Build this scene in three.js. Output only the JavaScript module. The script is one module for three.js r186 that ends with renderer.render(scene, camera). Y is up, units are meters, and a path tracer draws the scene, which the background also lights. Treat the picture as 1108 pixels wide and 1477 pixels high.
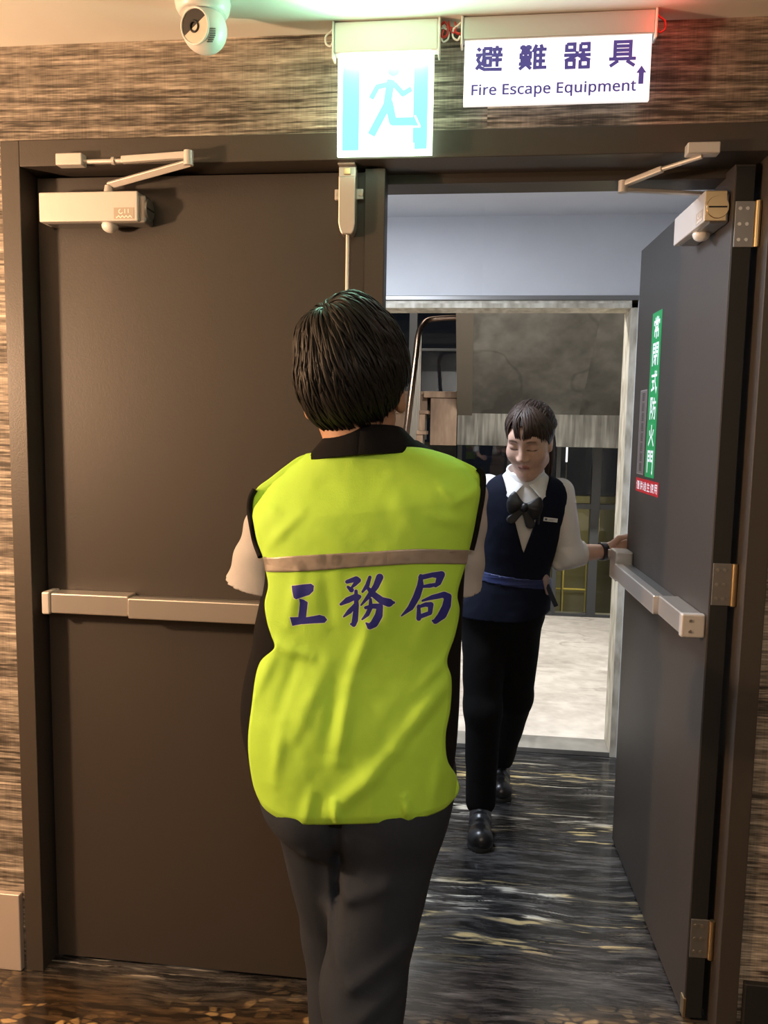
import * as THREE from 'three';
import { RoundedBoxGeometry } from 'three/addons/geometries/RoundedBoxGeometry.js';
import { mergeGeometries } from 'three/addons/utils/BufferGeometryUtils.js';
import { RectAreaLightUniformsLib } from 'three/addons/lights/RectAreaLightUniformsLib.js';

// ---------------------------------------------------------------- camera, exposure, large lights
RectAreaLightUniformsLib.init();
const scene = new THREE.Scene();
scene.background = new THREE.Color().setRGB(0.004, 0.005, 0.007);
const PW = 1108, PH = 1477, FOCAL = 1148.42;
const camera = new THREE.PerspectiveCamera(2 * Math.atan(PH / 2 / FOCAL) * 180 / Math.PI, PW / PH, 0.05, 60);
camera.rotation.order = 'YXZ';
camera.rotation.set(-6.078 * Math.PI / 180, 6.599 * Math.PI / 180, 1.0 * Math.PI / 180);
camera.position.set(0, 1.46, 1.87);
camera.updateMatrixWorld(true);
const renderer = new THREE.WebGLRenderer({ antialias: true });
renderer.toneMapping = THREE.LinearToneMapping;
renderer.toneMappingExposure = 1.0;
renderer.shadowMap.enabled = true;

function areaLight(color, intensity, w, h, pos, look) {
  const l = new THREE.RectAreaLight(new THREE.Color().setRGB(...color), intensity, w, h);
  l.position.set(...pos); l.lookAt(...look); scene.add(l); return l;
}
// lamps of the place: corridor downlights behind the photographer, the lobby panel, the stairwell panels
const LAMPS = {
  corridor: { color: [1.0, 0.84, 0.68], power: 35, w: 0.9, h: 0.3, at: [0.3, 2.338, 3.0] },
  corridorFar: { color: [1.0, 0.84, 0.68], power: 14, w: 0.3, h: 0.3, at: [1.0, 2.338, 1.9] },
  lobby: { color: [0.80, 0.88, 1.0], power: 66, w: 0.55, h: 0.3, at: [-0.55, 2.35, -0.62] },
  landing: { color: [1.0, 0.95, 0.86], power: 150, w: 0.9, h: 0.25, at: [0.25, 2.94, -2.75] },
  stair: { color: [1.0, 0.93, 0.82], power: 30, w: 0.6, h: 0.25, at: [-0.95, 3.84, -5.6] },
};
for (const k of Object.keys(LAMPS)) {
  const L = LAMPS[k];
  areaLight(L.color, L.power, L.w, L.h, [L.at[0], L.at[1] - 0.014, L.at[2]], [L.at[0], L.at[1] - 1, L.at[2]]);
}
const SCONCE = { at: [-2.12, 1.62, 0.95], color: [1.0, 0.62, 0.36], power: 14 };
{
  const p = new THREE.PointLight(new THREE.Color().setRGB(...SCONCE.color), SCONCE.power, 0, 2);
  p.position.set(...SCONCE.at); p.castShadow = true; p.shadow.radius = 3; scene.add(p);
}

// ---------------------------------------------------------------- helpers
const V = (x, y, z) => new THREE.Vector3(x, y, z);
function at(px, py, z) {                                  // a photo pixel to the point of its ray at depth plane z
  const d = V((px - PW / 2) / FOCAL, -(py - PH / 2) / FOCAL, -1).transformDirection(camera.matrixWorld);
  return camera.position.clone().addScaledVector(d, (z - camera.position.z) / d.z);
}
let seed = 12345;
const rnd = () => { seed = (seed * 1664525 + 1013904223) >>> 0; return seed / 4294967296; };
const rr = (a, b) => a + (b - a) * rnd();
const clamp = (x, a = 0, b = 1) => Math.min(b, Math.max(a, x));
const lerp = (a, b, t) => a + (b - a) * t;
const sstep = (a, b, x) => { const t = clamp((x - a) / (b - a)); return t * t * (3 - 2 * t); };
function hash(x, y, s) {
  let h = Math.imul(x | 0, 374761393) + Math.imul(y | 0, 668265263) + Math.imul(s | 0, 2147483647 ^ 1274126177);
  h = Math.imul(h ^ (h >>> 13), 1274126177); h ^= h >>> 16;
  return (h >>> 0) / 4294967296;
}
function noise(x, y, s = 0) {
  const xi = Math.floor(x), yi = Math.floor(y), fx = x - xi, fy = y - yi;
  const u = fx * fx * (3 - 2 * fx), v = fy * fy * (3 - 2 * fy);
  return lerp(lerp(hash(xi, yi, s), hash(xi + 1, yi, s), u), lerp(hash(xi, yi + 1, s), hash(xi + 1, yi + 1, s), u), v);
}
function fbm(x, y, s = 0, o = 4) { let a = 0, w = 0.5, t = 0; for (let i = 0; i < o; i++) { a += w * noise(x, y, s + i * 17); t += w; x *= 2.03; y *= 2.03; w *= 0.5; } return a / t; }
function dataTex(n, m, fn, srgb = true, rep = null) {
  const d = new Uint8Array(n * m * 4);
  for (let j = 0; j < m; j++) for (let i = 0; i < n; i++) {
    const c = fn(i / n, j / m), k = (j * n + i) * 4;
    if (typeof c === 'number') d[k] = d[k + 1] = d[k + 2] = clamp(c) * 255;
    else { d[k] = clamp(c[0]) * 255; d[k + 1] = clamp(c[1]) * 255; d[k + 2] = clamp(c[2]) * 255; }
    d[k + 3] = 255;
  }
  const t = new THREE.DataTexture(d, n, m);
  t.magFilter = THREE.LinearFilter; t.minFilter = THREE.LinearMipmapLinearFilter;
  t.wrapS = t.wrapT = THREE.RepeatWrapping;
  if (srgb) t.colorSpace = THREE.SRGBColorSpace;
  if (rep) t.repeat.set(...rep);
  t.needsUpdate = true; return t;
}
function canvasTex(w, h, draw) {
  const c = document.createElement('canvas'); c.width = w; c.height = h;
  draw(c.getContext('2d'), w, h);
  const t = new THREE.CanvasTexture(c); t.colorSpace = THREE.SRGBColorSpace; return t;
}
const std = (o) => new THREE.MeshStandardMaterial(o);
const lin = (r, g, b) => new THREE.Color().setRGB(r, g, b);
const mixc = (a, b, t) => [lerp(a[0], b[0], t), lerp(a[1], b[1], t), lerp(a[2], b[2], t)];

const used = new Map();
function numbered(name) { const n = used.get(name) || 0; used.set(name, n + 1); return n ? name + '_' + String(n).padStart(3, '0') : name; }
function mesh(name, geo, mat, parent) {
  const m = new THREE.Mesh(Array.isArray(geo) ? mergeAll(geo) : geo, mat);
  m.name = parent ? name : numbered(name); m.castShadow = m.receiveShadow = true;
  (parent || scene).add(m); return m;
}
function mergeAll(list) {
  return mergeGeometries(list.map((g) => { const h = g.index ? g.toNonIndexed() : g; for (const k of Object.keys(h.attributes)) if (!['position', 'normal', 'uv'].includes(k)) h.deleteAttribute(k); return h; }));
}
function tag(o, label, category, group, kind) {
  o.userData.label = label; if (category) o.userData.category = category;
  if (group) o.userData.group = group; if (kind) o.userData.kind = kind; return o;
}
function thing(name, label, category, [x, y, z] = [0, 0, 0], group, kind) {
  const o = new THREE.Group(); o.name = numbered(name); o.position.set(x, y, z); scene.add(o);
  return tag(o, label, category, group, kind);
}
function boxUV(g) {                                       // uv in metres from the dominant axis of the normal
  const p = g.attributes.position, n = g.attributes.normal, uv = new Float32Array(p.count * 2);
  for (let i = 0; i < p.count; i++) {
    const ax = Math.abs(n.getX(i)), ay = Math.abs(n.getY(i)), az = Math.abs(n.getZ(i));
    if (az >= ax && az >= ay) { uv[2 * i] = p.getX(i); uv[2 * i + 1] = p.getY(i); }
    else if (ay >= ax) { uv[2 * i] = p.getX(i); uv[2 * i + 1] = p.getZ(i); }
    else { uv[2 * i] = p.getZ(i); uv[2 * i + 1] = p.getY(i); }
  }
  g.setAttribute('uv', new THREE.BufferAttribute(uv, 2)); return g;
}
function bx(x0, x1, y0, y1, z0, z1, r = 0) {              // a box between limits, edges rounded by r
  const w = Math.abs(x1 - x0), h = Math.abs(y1 - y0), d = Math.abs(z1 - z0);
  r = Math.min(r, w / 2.1, h / 2.1, d / 2.1);
  const g = r > 0 ? new RoundedBoxGeometry(w, h, d, 2, r) : new THREE.BoxGeometry(w, h, d);
  g.translate((x0 + x1) / 2, (y0 + y1) / 2, (z0 + z1) / 2);
  return boxUV(g.index ? g.toNonIndexed() : g);
}
function cyl(a, b, ra, rb = ra, seg = 20) {               // a cylinder or cone between two points
  const A = V(...a), B = V(...b), d = B.clone().sub(A);
  const g = new THREE.CylinderGeometry(rb, ra, d.length(), seg);
  g.applyQuaternion(new THREE.Quaternion().setFromUnitVectors(V(0, 1, 0), d.normalize()));
  g.translate((A.x + B.x) / 2, (A.y + B.y) / 2, (A.z + B.z) / 2); return g;
}
function tube(pts, r, seg = 40, sides = 10) { return new THREE.TubeGeometry(new THREE.CatmullRomCurve3(pts.map((p) => V(...p)), false, 'centripetal'), seg, r, sides, false); }
function bar(a, b, w, h, r = 0.001) {                     // a flat bar from a to b: w across in the horizontal, h vertical
  const A = V(...a), B = V(...b), d = B.clone().sub(A), L = d.length();
  const g = new RoundedBoxGeometry(L, h, w, 2, Math.min(r, w / 2.1, h / 2.1));
  g.applyQuaternion(new THREE.Quaternion().setFromUnitVectors(V(1, 0, 0), d.normalize()));
  g.translate((A.x + B.x) / 2, (A.y + B.y) / 2, (A.z + B.z) / 2); return g;
}
function prism(points, y0, y1) {                          // a polygon in the z-y plane pushed along x is not needed; this one lies in x-y
  const s = new THREE.Shape(points.map((p) => new THREE.Vector2(...p)));
  const g = new THREE.ExtrudeGeometry(s, { depth: y1 - y0, bevelEnabled: false }); g.translate(0, 0, y0); return g;
}

// ---------------------------------------------------------------- lettering: strokes of the characters on a 100 x 100 field
const RADICAL = {
  walk: [[12, 10, 22, 20], [6, 36, 22, 36, 13, 54, 22, 70, 8, 90], [14, 78, 36, 91, 97, 92]],
  man: [[26, 5, 5, 44], [17, 30, 17, 97]],
};
const GLYPH = {
  bi: [...RADICAL.walk, [33, 12, 57, 12, 57, 33, 34, 33], [34, 12, 34, 50, 27, 76], [38, 48, 38, 76, 57, 76, 57, 48, 38, 48], [79, 3, 79, 14], [63, 16, 97, 16], [70, 22, 73, 34], [89, 22, 86, 34], [61, 38, 99, 38], [63, 56, 97, 56], [80, 38, 80, 82]],
  nan: [[6, 14, 46, 14], [17, 4, 17, 24, 35, 24, 35, 4], [10, 34, 42, 34, 42, 50, 10, 50, 10, 34], [26, 24, 26, 62], [8, 62, 44, 62], [3, 75, 48, 75], [26, 62, 22, 80, 5, 95], [28, 76, 45, 95], [63, 4, 51, 32], [58, 22, 58, 97], [77, 4, 81, 18], [58, 22, 97, 22], [58, 44, 93, 44], [58, 66, 93, 66], [58, 90, 98, 90], [77, 22, 77, 90]],
  qi: [[13, 7, 40, 7, 40, 30, 13, 30, 13, 7], [60, 7, 88, 7, 88, 30, 60, 30, 60, 7], [5, 48, 95, 48], [50, 34, 46, 50, 8, 70], [54, 50, 93, 70], [64, 37, 73, 44], [14, 67, 40, 67, 40, 94, 14, 94, 14, 67], [60, 67, 88, 67, 88, 94, 60, 94, 60, 67]],
  ju: [[24, 66, 24, 5, 76, 5, 76, 66], [24, 21, 76, 21], [24, 36, 76, 36], [24, 51, 76, 51], [5, 68, 95, 68], [36, 75, 9, 95], [64, 75, 91, 95]],
  chang: [[50, 3, 50, 22], [27, 7, 34, 20], [74, 7, 66, 20], [9, 41, 9, 25, 91, 25, 91, 39], [31, 36, 69, 36, 69, 52, 31, 52, 31, 36], [22, 90, 22, 63, 78, 63, 78, 88, 69, 87], [50, 52, 50, 99]],
  bi2: [[9, 98, 9, 5, 42, 5, 42, 40, 9, 40], [9, 22, 42, 22], [91, 98, 91, 5, 58, 5, 58, 40, 91, 40], [58, 22, 91, 22], [25, 57, 76, 57], [56, 46, 56, 90, 46, 87], [55, 58, 27, 85]],
  shi: [[6, 24, 94, 24], [60, 3, 66, 50, 88, 93, 97, 74], [77, 5, 87, 16], [15, 48, 54, 48], [35, 48, 35, 82], [9, 87, 60, 76]],
  fang: [[13, 98, 13, 6, 39, 6, 28, 34, 41, 54, 35, 65, 24, 62], [68, 3, 72, 18], [44, 24, 99, 24], [65, 24, 62, 60, 43, 95], [62, 48, 91, 48, 87, 92, 72, 89]],
  huo: [[50, 4, 48, 50, 8, 95], [50, 48, 92, 95], [19, 28, 28, 52], [83, 24, 70, 50]],
  men: [[9, 98, 9, 5, 42, 5, 42, 44, 9, 44], [9, 24, 42, 24], [80, 93, 91, 98, 91, 5, 58, 5, 58, 44, 91, 44], [58, 24, 91, 24]],
  jin: [...RADICAL.man, [36, 16, 97, 16], [52, 5, 52, 26, 80, 26, 80, 5], [44, 35, 88, 35, 88, 50, 44, 50, 44, 35], [66, 26, 66, 92], [42, 63, 92, 63], [44, 77, 90, 77], [35, 92, 98, 92]],
  gong: [...RADICAL.man, [50, 7, 50, 62], [80, 7, 80, 62], [38, 30, 95, 30], [34, 62, 98, 62], [54, 70, 38, 95], [76, 70, 95, 95]],
  tao: [...RADICAL.walk, [56, 6, 54, 50, 37, 80], [72, 6, 72, 73, 92, 76, 96, 62], [40, 24, 50, 36], [93, 20, 80, 36], [36, 58, 51, 48], [80, 46, 95, 59]],
  sheng: [[28, 7, 9, 46], [22, 28, 89, 28], [50, 5, 50, 92], [17, 58, 85, 58], [5, 92, 95, 92]],
  shi2: [...RADICAL.man, [34, 18, 98, 18], [43, 32, 89, 32, 89, 56, 43, 56, 43, 32], [66, 5, 64, 66, 36, 97], [45, 66, 97, 97]],
  yong: [[18, 7, 16, 60, 5, 95], [18, 7, 85, 7, 85, 93, 72, 91], [18, 34, 85, 34], [17, 60, 85, 60], [51, 7, 51, 91]],
  dense: [[8, 10, 92, 10, 92, 90, 8, 90, 8, 10], [8, 36, 92, 36], [8, 62, 92, 62], [50, 10, 50, 90]],
};
function glyph(g, name, x, y, w, h, lw, color) {
  g.strokeStyle = color; g.lineWidth = lw; g.lineCap = 'butt'; g.lineJoin = 'miter';
  for (const s of GLYPH[name]) {
    g.beginPath();
    for (let i = 0; i < s.length; i += 2) g[i ? 'lineTo' : 'moveTo'](x + s[i] / 100 * w, y + s[i + 1] / 100 * h);
    g.stroke();
  }
}
function decal(name, w, h, tex, parent, opts = {}) {      // thin printed sheet, its face towards +z
  const m = mesh(name, new THREE.BoxGeometry(w, h, opts.thick || 0.0006), [], parent);
  const plain = std({ color: opts.edge || 0xffffff, roughness: 0.5 });
  const face = std({ map: tex, roughness: opts.rough ?? 0.45, ...(opts.extra || {}) });
  m.material = [plain, plain, plain, plain, face, plain]; return m;
}

// ---------------------------------------------------------------- procedural surfaces
// horizontally woven wallpaper, 1.6 m x 0.8 m
const paperAt = (u, v) => {
  const x = u * 1.6, y = v * 0.8;
  const warp = (fbm(x * 3, y * 3, 5, 3) - 0.5) * 0.012;
  const streak = fbm(x * 5, (y + warp) * 210, 11, 3), fine = noise(x * 60, y * 520, 21), thread = noise(x * 720, y * 24, 31);
  const dash = sstep(0.54, 0.66, fbm(x * 8 + 40, (y + warp) * 260, 41, 3)), pale = sstep(0.66, 0.84, fbm(x * 7 + 9, (y + warp) * 240, 51, 2));
  const patch = fbm(x * 2.2, y * 5, 61, 3);
  let k = 0.40 + 0.62 * (streak - 0.5) + 0.26 * (fine - 0.5) + 0.10 * (thread - 0.5) + 0.55 * (patch - 0.5) + 0.36 * (fbm(x * 16, (y + warp) * 70, 71, 2) - 0.5);
  k -= dash * 0.30 * sstep(0.30, 0.6, fbm(x * 3, y * 12, 81, 2)); k += pale * 0.20;
  return clamp(k);
};
const texPaper = dataTex(1024, 1024, (u, v) => { const k = paperAt(u, v); return mixc([0.23, 0.205, 0.18], [0.97, 0.915, 0.84], k); }, true, [1 / 1.6, 1 / 0.8]);
const texPaperB = dataTex(768, 1024, paperAt, false, [1 / 1.6, 1 / 0.8]);
const M = {};
M.paper = std({ map: texPaper, bumpMap: texPaperB, bumpScale: 0.0012, roughness: 0.72 });
// black marble with ochre and white veins that run along x; it covers x -2.4..0.95, z -1.9..1.45, repeats beyond
const FX0 = -2.4, FZ0 = -1.9, FS = 3.35;
const texMarble = dataTex(1536, 1536, (u, v) => {
  const x = FX0 + u * FS, z = FZ0 + v * FS, zz = z * 1 + 0.05 * x + 0.10 * (fbm(x * 1.3, z * 2, 3, 3) - 0.5) + 0.03 * (fbm(x * 6, z * 9, 4, 3) - 0.5);
  const grain = fbm(x * 8, zz * 70, 7, 4), fine = fbm(x * 26, zz * 360, 8, 3);
  let c = mixc([0.085, 0.085, 0.09], [0.41, 0.405, 0.405], clamp(0.24 + (grain - 0.42) * 1.0 + (fine - 0.5) * 0.75));
  const band = sstep(0.50, 0.66, fbm(x * 0.9 + 7, zz * 4.6, 13, 3));
  const flake = sstep(0.60, 0.74, fbm(x * 7, zz * 62, 17, 4)), thin = sstep(0.66, 0.76, fbm(x * 4, zz * 210, 23, 3)), brk = sstep(0.35, 0.6, fbm(x * 7, zz * 22, 27, 3));
  const gold = sstep(0.46, 0.60, fbm(x * 2, zz * 8, 29, 3));
  c = mixc(c, mixc([0.80, 0.79, 0.75], [0.76, 0.69, 0.50], gold), clamp((flake * band * 0.85 + thin * (0.10 + 0.5 * band) + flake * 0.04) * (0.25 + 0.75 * brk)));
  const front = sstep(-0.10, 0.10, z + 0.30 * (fbm(x * 3, z * 5, 33, 3) - 0.5));   // before the threshold the stone is richer in ochre pebbles
  if (front > 0) {
    let best = 9, second = 9, id = 0; const wx = x * 26 + 2.0 * fbm(x * 5, z * 5, 43, 3), wz = zz * 58 + 2.0 * fbm(x * 5 + 9, z * 5, 45, 3), ix = Math.floor(wx), iz = Math.floor(wz);
    for (let p = -1; p < 2; p++) for (let q = -1; q < 2; q++) { const hx = ix + p + hash(ix + p, iz + q, 51), hz = iz + q + hash(ix + p, iz + q, 53), d = Math.hypot(hx - wx, hz - wz); if (d < best) { second = best; best = d; id = hash(ix + p, iz + q, 57); } else if (d < second) second = d; }
    const zone = sstep(0.36, 0.52, fbm(x * 2.2 + 3, zz * 7, 37, 3)), peb = sstep(0.05, 0.35, second - best) * zone * sstep(0.25, 0.75, id);
    const brown = mixc([0.12, 0.095, 0.07], [0.38, 0.30, 0.21], clamp((grain - 0.3) * 1.6 + (fine - 0.5) * 0.6));
    c = mixc(c, mixc(brown, mixc([0.42, 0.32, 0.19], [0.74, 0.62, 0.42], clamp(id + (fine - 0.5) * 0.8)), peb * 0.9), front);
  }
  return c;
}, true);
texMarble.repeat.set(1 / FS, 1 / FS); texMarble.offset.set(-FX0 / FS, -FZ0 / FS);
M.marble = new THREE.MeshPhysicalMaterial({ map: texMarble, roughness: 0.17, specularIntensity: 1 });
const concreteAt = (s, lo, hi, freq) => (u, v) => {
  const x = u * 3, y = v * 3, a = fbm(x * freq, y * freq, s, 5), b = fbm(x * 14, y * 14, s + 50, 3), st = sstep(0.58, 0.72, fbm(x * 1.2, y * 2.6, s + 90, 4));
  const crack = sstep(0.955, 0.995, 1 - Math.abs(2 * fbm(x * 1.1, y * 1.1, s + 70, 4) - 1));
  return mixc(lo, hi, clamp(0.5 + (a - 0.5) * 1.5 + (b - 0.5) * 0.5 - st * 0.35 - crack * 0.25));
};
const third = [1 / 3, 1 / 3];
M.concrete = std({ map: dataTex(768, 768, concreteAt(3, [0.40, 0.39, 0.37], [0.62, 0.61, 0.585], 2.5), true, third), bumpMap: dataTex(512, 512, (u, v) => fbm(u * 60, v * 60, 9, 4), false, third), bumpScale: 0.002, roughness: 0.9 });
M.concreteStreak = std({ map: dataTex(768, 512, (u, v) => { const s = fbm(u * 130, v * 9, 19, 4), b = fbm(u * 18, v * 14, 25, 3); return mixc([0.42, 0.41, 0.39], [0.72, 0.71, 0.68], clamp(0.5 + (s - 0.5) * 1.3 + (b - 0.5) * 0.9)); }, true, third), roughness: 0.9 });
M.screed = std({ map: dataTex(1024, 1024, (u, v) => {
  const x = u * 3, y = v * 3, a = fbm(x * 2, y * 3, 71, 5), f = fbm(x * 22, y * 22, 73, 3), sc = sstep(0.6, 0.7, fbm(x * 5, y * 14, 77, 4)), mk = sstep(0.93, 0.985, 1 - Math.abs(2 * fbm(x * 3, y * 5, 79, 4) - 1)) * sstep(0.5, 0.65, fbm(x * 2, y * 2, 83, 2));
  return mixc([0.66, 0.63, 0.60], [0.88, 0.86, 0.83], clamp(0.5 + (a - 0.5) * 1.3 + (f - 0.5) * 0.5 - sc * 0.18 - mk * 0.5));
}, true, third), roughness: 0.8 });
M.stairTile = [0, 1, 2].map((k) => std({ map: dataTex(256, 256, (u, v) => { const g = fbm(u * 10 + k * 9, v * 3 + k, 91 + k, 4), f = noise(u * 80, v * 20, 97 + k); return mixc([0.50, 0.40, 0.33], [0.72, 0.61, 0.52], clamp(0.5 + (g - 0.5) * 1.4 + (f - 0.5) * 0.25)); }, true), roughness: 0.5 }));
const texPaint = dataTex(256, 256, (u, v) => fbm(u * 90, v * 90, 101, 3), false, [4, 4]);
M.doorPaint = std({ color: lin(0.044, 0.037, 0.032), roughness: 0.5, bumpMap: texPaint, bumpScale: 0.0002 });
M.framePaint = std({ color: lin(0.052, 0.043, 0.036), roughness: 0.46, bumpMap: texPaint, bumpScale: 0.0002 });
M.steel = std({ color: lin(0.66, 0.62, 0.57), metalness: 1, roughness: 0.3, roughnessMap: null });
M.brushed = new THREE.MeshPhysicalMaterial({ color: lin(0.68, 0.64, 0.60), metalness: 0.75, roughness: 0.32, anisotropy: 0.5, bumpMap: dataTex(512, 64, (u, v) => noise(u * 6, v * 64, 107), false, [1.5, 20]), bumpScale: 0.00006 });
M.silver = std({ color: lin(0.62, 0.59, 0.56), metalness: 0.3, roughness: 0.42 });
M.silverDark = std({ color: lin(0.30, 0.29, 0.28), metalness: 0.8, roughness: 0.4 });
M.brass = std({ color: lin(0.62, 0.46, 0.26), metalness: 1, roughness: 0.32 });
M.black = std({ color: lin(0.012, 0.012, 0.012), roughness: 0.6 });
M.lobbyWall = std({ map: dataTex(512, 512, (u, v) => { const k = 0.86 + 0.03 * (fbm(u * 24, v * 24, 111, 4) - 0.5); return [k, k, k * 1.01]; }, true, third), roughness: 0.75 });
M.ceiling = std({ map: dataTex(512, 512, (u, v) => { const k = 0.88 + 0.04 * (fbm(u * 20, v * 20, 117, 4) - 0.5); return [k, k * 0.985, k * 0.95]; }, true, third), roughness: 0.85 });
M.cream = std({ map: dataTex(256, 512, (u, v) => { const s = fbm(u * 40, v * 14, 121, 4); return mixc([0.66, 0.62, 0.54], [0.90, 0.87, 0.80], clamp(0.62 + (s - 0.5) * 1.6)); }, true), roughness: 0.6 });
M.whiteTrim = std({ color: lin(0.78, 0.78, 0.78), roughness: 0.5 });
M.skirting = std({ color: lin(0.52, 0.45, 0.40), metalness: 0.2, roughness: 0.34 });
M.aluminium = std({ color: lin(0.34, 0.35, 0.37), metalness: 0.6, roughness: 0.45 });
M.glass = new THREE.MeshPhysicalMaterial({ color: 0xffffff, transmission: 1, thickness: 0, roughness: 0.02, ior: 1.5 });
M.whitePlastic = std({ color: lin(0.80, 0.80, 0.78), roughness: 0.32 });
M.redPlastic = new THREE.MeshPhysicalMaterial({ color: lin(0.75, 0.05, 0.04), roughness: 0.3, transmission: 0.3, thickness: 0 });

// ================================================================ THE SETTING
const S = 'structure';
const DOORH = 2.065, CEIL = 2.343, XL = -1.109, XR = 0.612, FW = 0.048;
// corridor shell
{
  tag(mesh('floor', bx(-2.5, 2.2, -0.12, 0, -1.70, 4.2), M.marble), 'polished black marble floor with ochre and white veins', 'floor', null, S);
  tag(mesh('ceiling', bx(-2.5, 2.2, CEIL, CEIL + 0.15, -0.2, 4.2), M.ceiling), 'plain off white corridor ceiling above the signs', 'ceiling', null, S);
  tag(mesh('wall_left', bx(-2.5, XL - FW, 0, CEIL, -0.2, -0.006), M.paper), 'streaky brown woven wallpaper left of the closed door leaf', 'wall', null, S);
  tag(mesh('wall_right', bx(XR + FW, 2.2, 0, CEIL, -0.2, -0.006), M.paper), 'streaky brown woven wallpaper right of the open door leaf', 'wall', null, S);
  tag(mesh('wall_over_door', bx(XL - FW, XR + FW, 2.125, CEIL, -0.2, -0.006), M.paper), 'strip of streaky brown woven wallpaper above the door frame', 'wall', null, S);
  tag(mesh('wall_corridor_left', bx(-2.65, -2.5, -0.12, CEIL + 0.1, -0.2, 4.35), M.paper), 'side wall of the corridor with the lit wall lamp', 'wall', null, S);
  tag(mesh('wall_corridor_right', bx(2.2, 2.35, -0.12, CEIL + 0.1, -0.2, 4.35), M.paper), 'side wall of the corridor beyond the open door', 'wall', null, S);
  tag(mesh('wall_back', bx(-2.65, 2.35, -0.12, CEIL + 0.1, 4.2, 4.35), M.paper), 'corridor end wall facing the double door', 'wall', null, S);
  tag(mesh('baseboard_left', bx(-2.5, -1.167, 0, 0.215, -0.006, 0.012, 0.003), M.skirting), 'bronze coloured metal skirting under the wallpaper beside the closed leaf', 'skirting', null, S);
  tag(mesh('baseboard_right', bx(0.672, 2.2, 0, 0.155, -0.006, 0.012, 0.003), M.black), 'black skirting under the wallpaper beside the open leaf', 'skirting', null, S);
}
// door frame: two jambs and the head, each with its rebate
{
  const f = thing('trim_1', 'dark brown steel frame around the double fire door', 'door frame', [0, 0, 0], null, S);
  const jamb = (x0, x1, s) => [bx(x0, x1, 0, 2.125, -0.2, 0.004, 0.002), bx(s > 0 ? x1 - 0.002 : x0 - 0.014, s > 0 ? x1 + 0.014 : x0 + 0.002, 0, DOORH, -0.2, -0.112, 0.002)];
  mesh('jamb', jamb(XL - FW, XL, 1), M.framePaint, f);
  mesh('jamb', bx(XR, XR + FW, 0, 2.125, -0.2, 0.004, 0.002), M.framePaint, f);
  mesh('head', [bx(XL, XR, DOORH, 2.125, -0.2, 0.004, 0.002), bx(XL, XR, DOORH - 0.022, DOORH + 0.002, -0.2, -0.112, 0.002)], M.framePaint, f);
}
// lobby behind the doors
{
  const Z1 = -1.68, LX0 = -1.25, LX1 = 0.86, LC = 2.367, OX0 = -0.62, OX1 = 0.668, OH = 2.026;
  tag(mesh('ceiling_lobby', bx(LX0, LX1, LC, LC + 0.12, Z1, -0.2), M.lobbyWall), 'pale grey blue lobby ceiling seen over the open doorway', 'ceiling', null, S);
  tag(mesh('wall_lobby_left', bx(LX0 - 0.1, LX0, 0, LC + 0.1, Z1 - 0.16, -0.2), M.lobbyWall), 'pale lobby side wall hidden by the closed leaf', 'wall', null, S);
  tag(mesh('wall_lobby_right', bx(LX1, LX1 + 0.1, 0, LC + 0.1, Z1 - 0.16, -0.2), M.lobbyWall), 'pale lobby side wall behind the open leaf, seen in its hinge gap', 'wall', null, S);
  tag(mesh('wall_lobby_back', [bx(LX0, OX0, 0, LC + 0.1, Z1 - 0.14, Z1), bx(OX1, LX1, 0, LC + 0.1, Z1 - 0.14, Z1), bx(OX0, OX1, OH, LC + 0.1, Z1 - 0.14, Z1)], M.lobbyWall), 'pale blue white lobby wall over the stairwell opening', 'wall', null, S);
  tag(mesh('wall_lobby_front', [bx(LX0, XL - FW, 0, LC + 0.1, -0.26, -0.2), bx(XR + FW, LX1, 0, LC + 0.1, -0.26, -0.2), bx(XL - FW, XR + FW, 2.125, LC + 0.1, -0.26, -0.2)], M.lobbyWall), 'lobby side of the wall around the double door', 'wall', null, S);
  const t = thing('trim_2', 'worn cream frame of the opening to the stairwell', 'door frame', [0, 0, 0], null, S);
  const W = 0.038;
  mesh('jamb', bx(OX1 - W, OX1 - 0.009, 0, OH - 0.012, Z1 - 0.15, Z1 + 0.006, 0.002), M.cream, t);
  mesh('jamb', bx(OX0, OX0 + W, 0, OH - 0.012, Z1 - 0.15, Z1 + 0.006, 0.002), M.cream, t);
  mesh('head', bx(OX0, OX1 - 0.009, OH - 0.046, OH - 0.012, Z1 - 0.15, Z1 + 0.006, 0.002), M.cream, t);
  mesh('bead_and_shadow_strip', [bx(OX1 - 0.010, OX1 + 0.006, 0, OH, Z1 - 0.02, Z1 + 0.016, 0.003)], M.whiteTrim, t);
  mesh('bead_and_shadow_strip', [bx(OX0, OX1 + 0.006, OH - 0.014, OH + 0.006, Z1 - 0.02, Z1 + 0.016, 0.003)], M.silverDark, t);  // dark strip painted in for the shadow line over the head
  mesh('sill', bx(OX0 + W, OX1 - W, 0, 0.022, Z1 - 0.15, Z1 + 0.004, 0.002), M.concrete, t);
}
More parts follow.
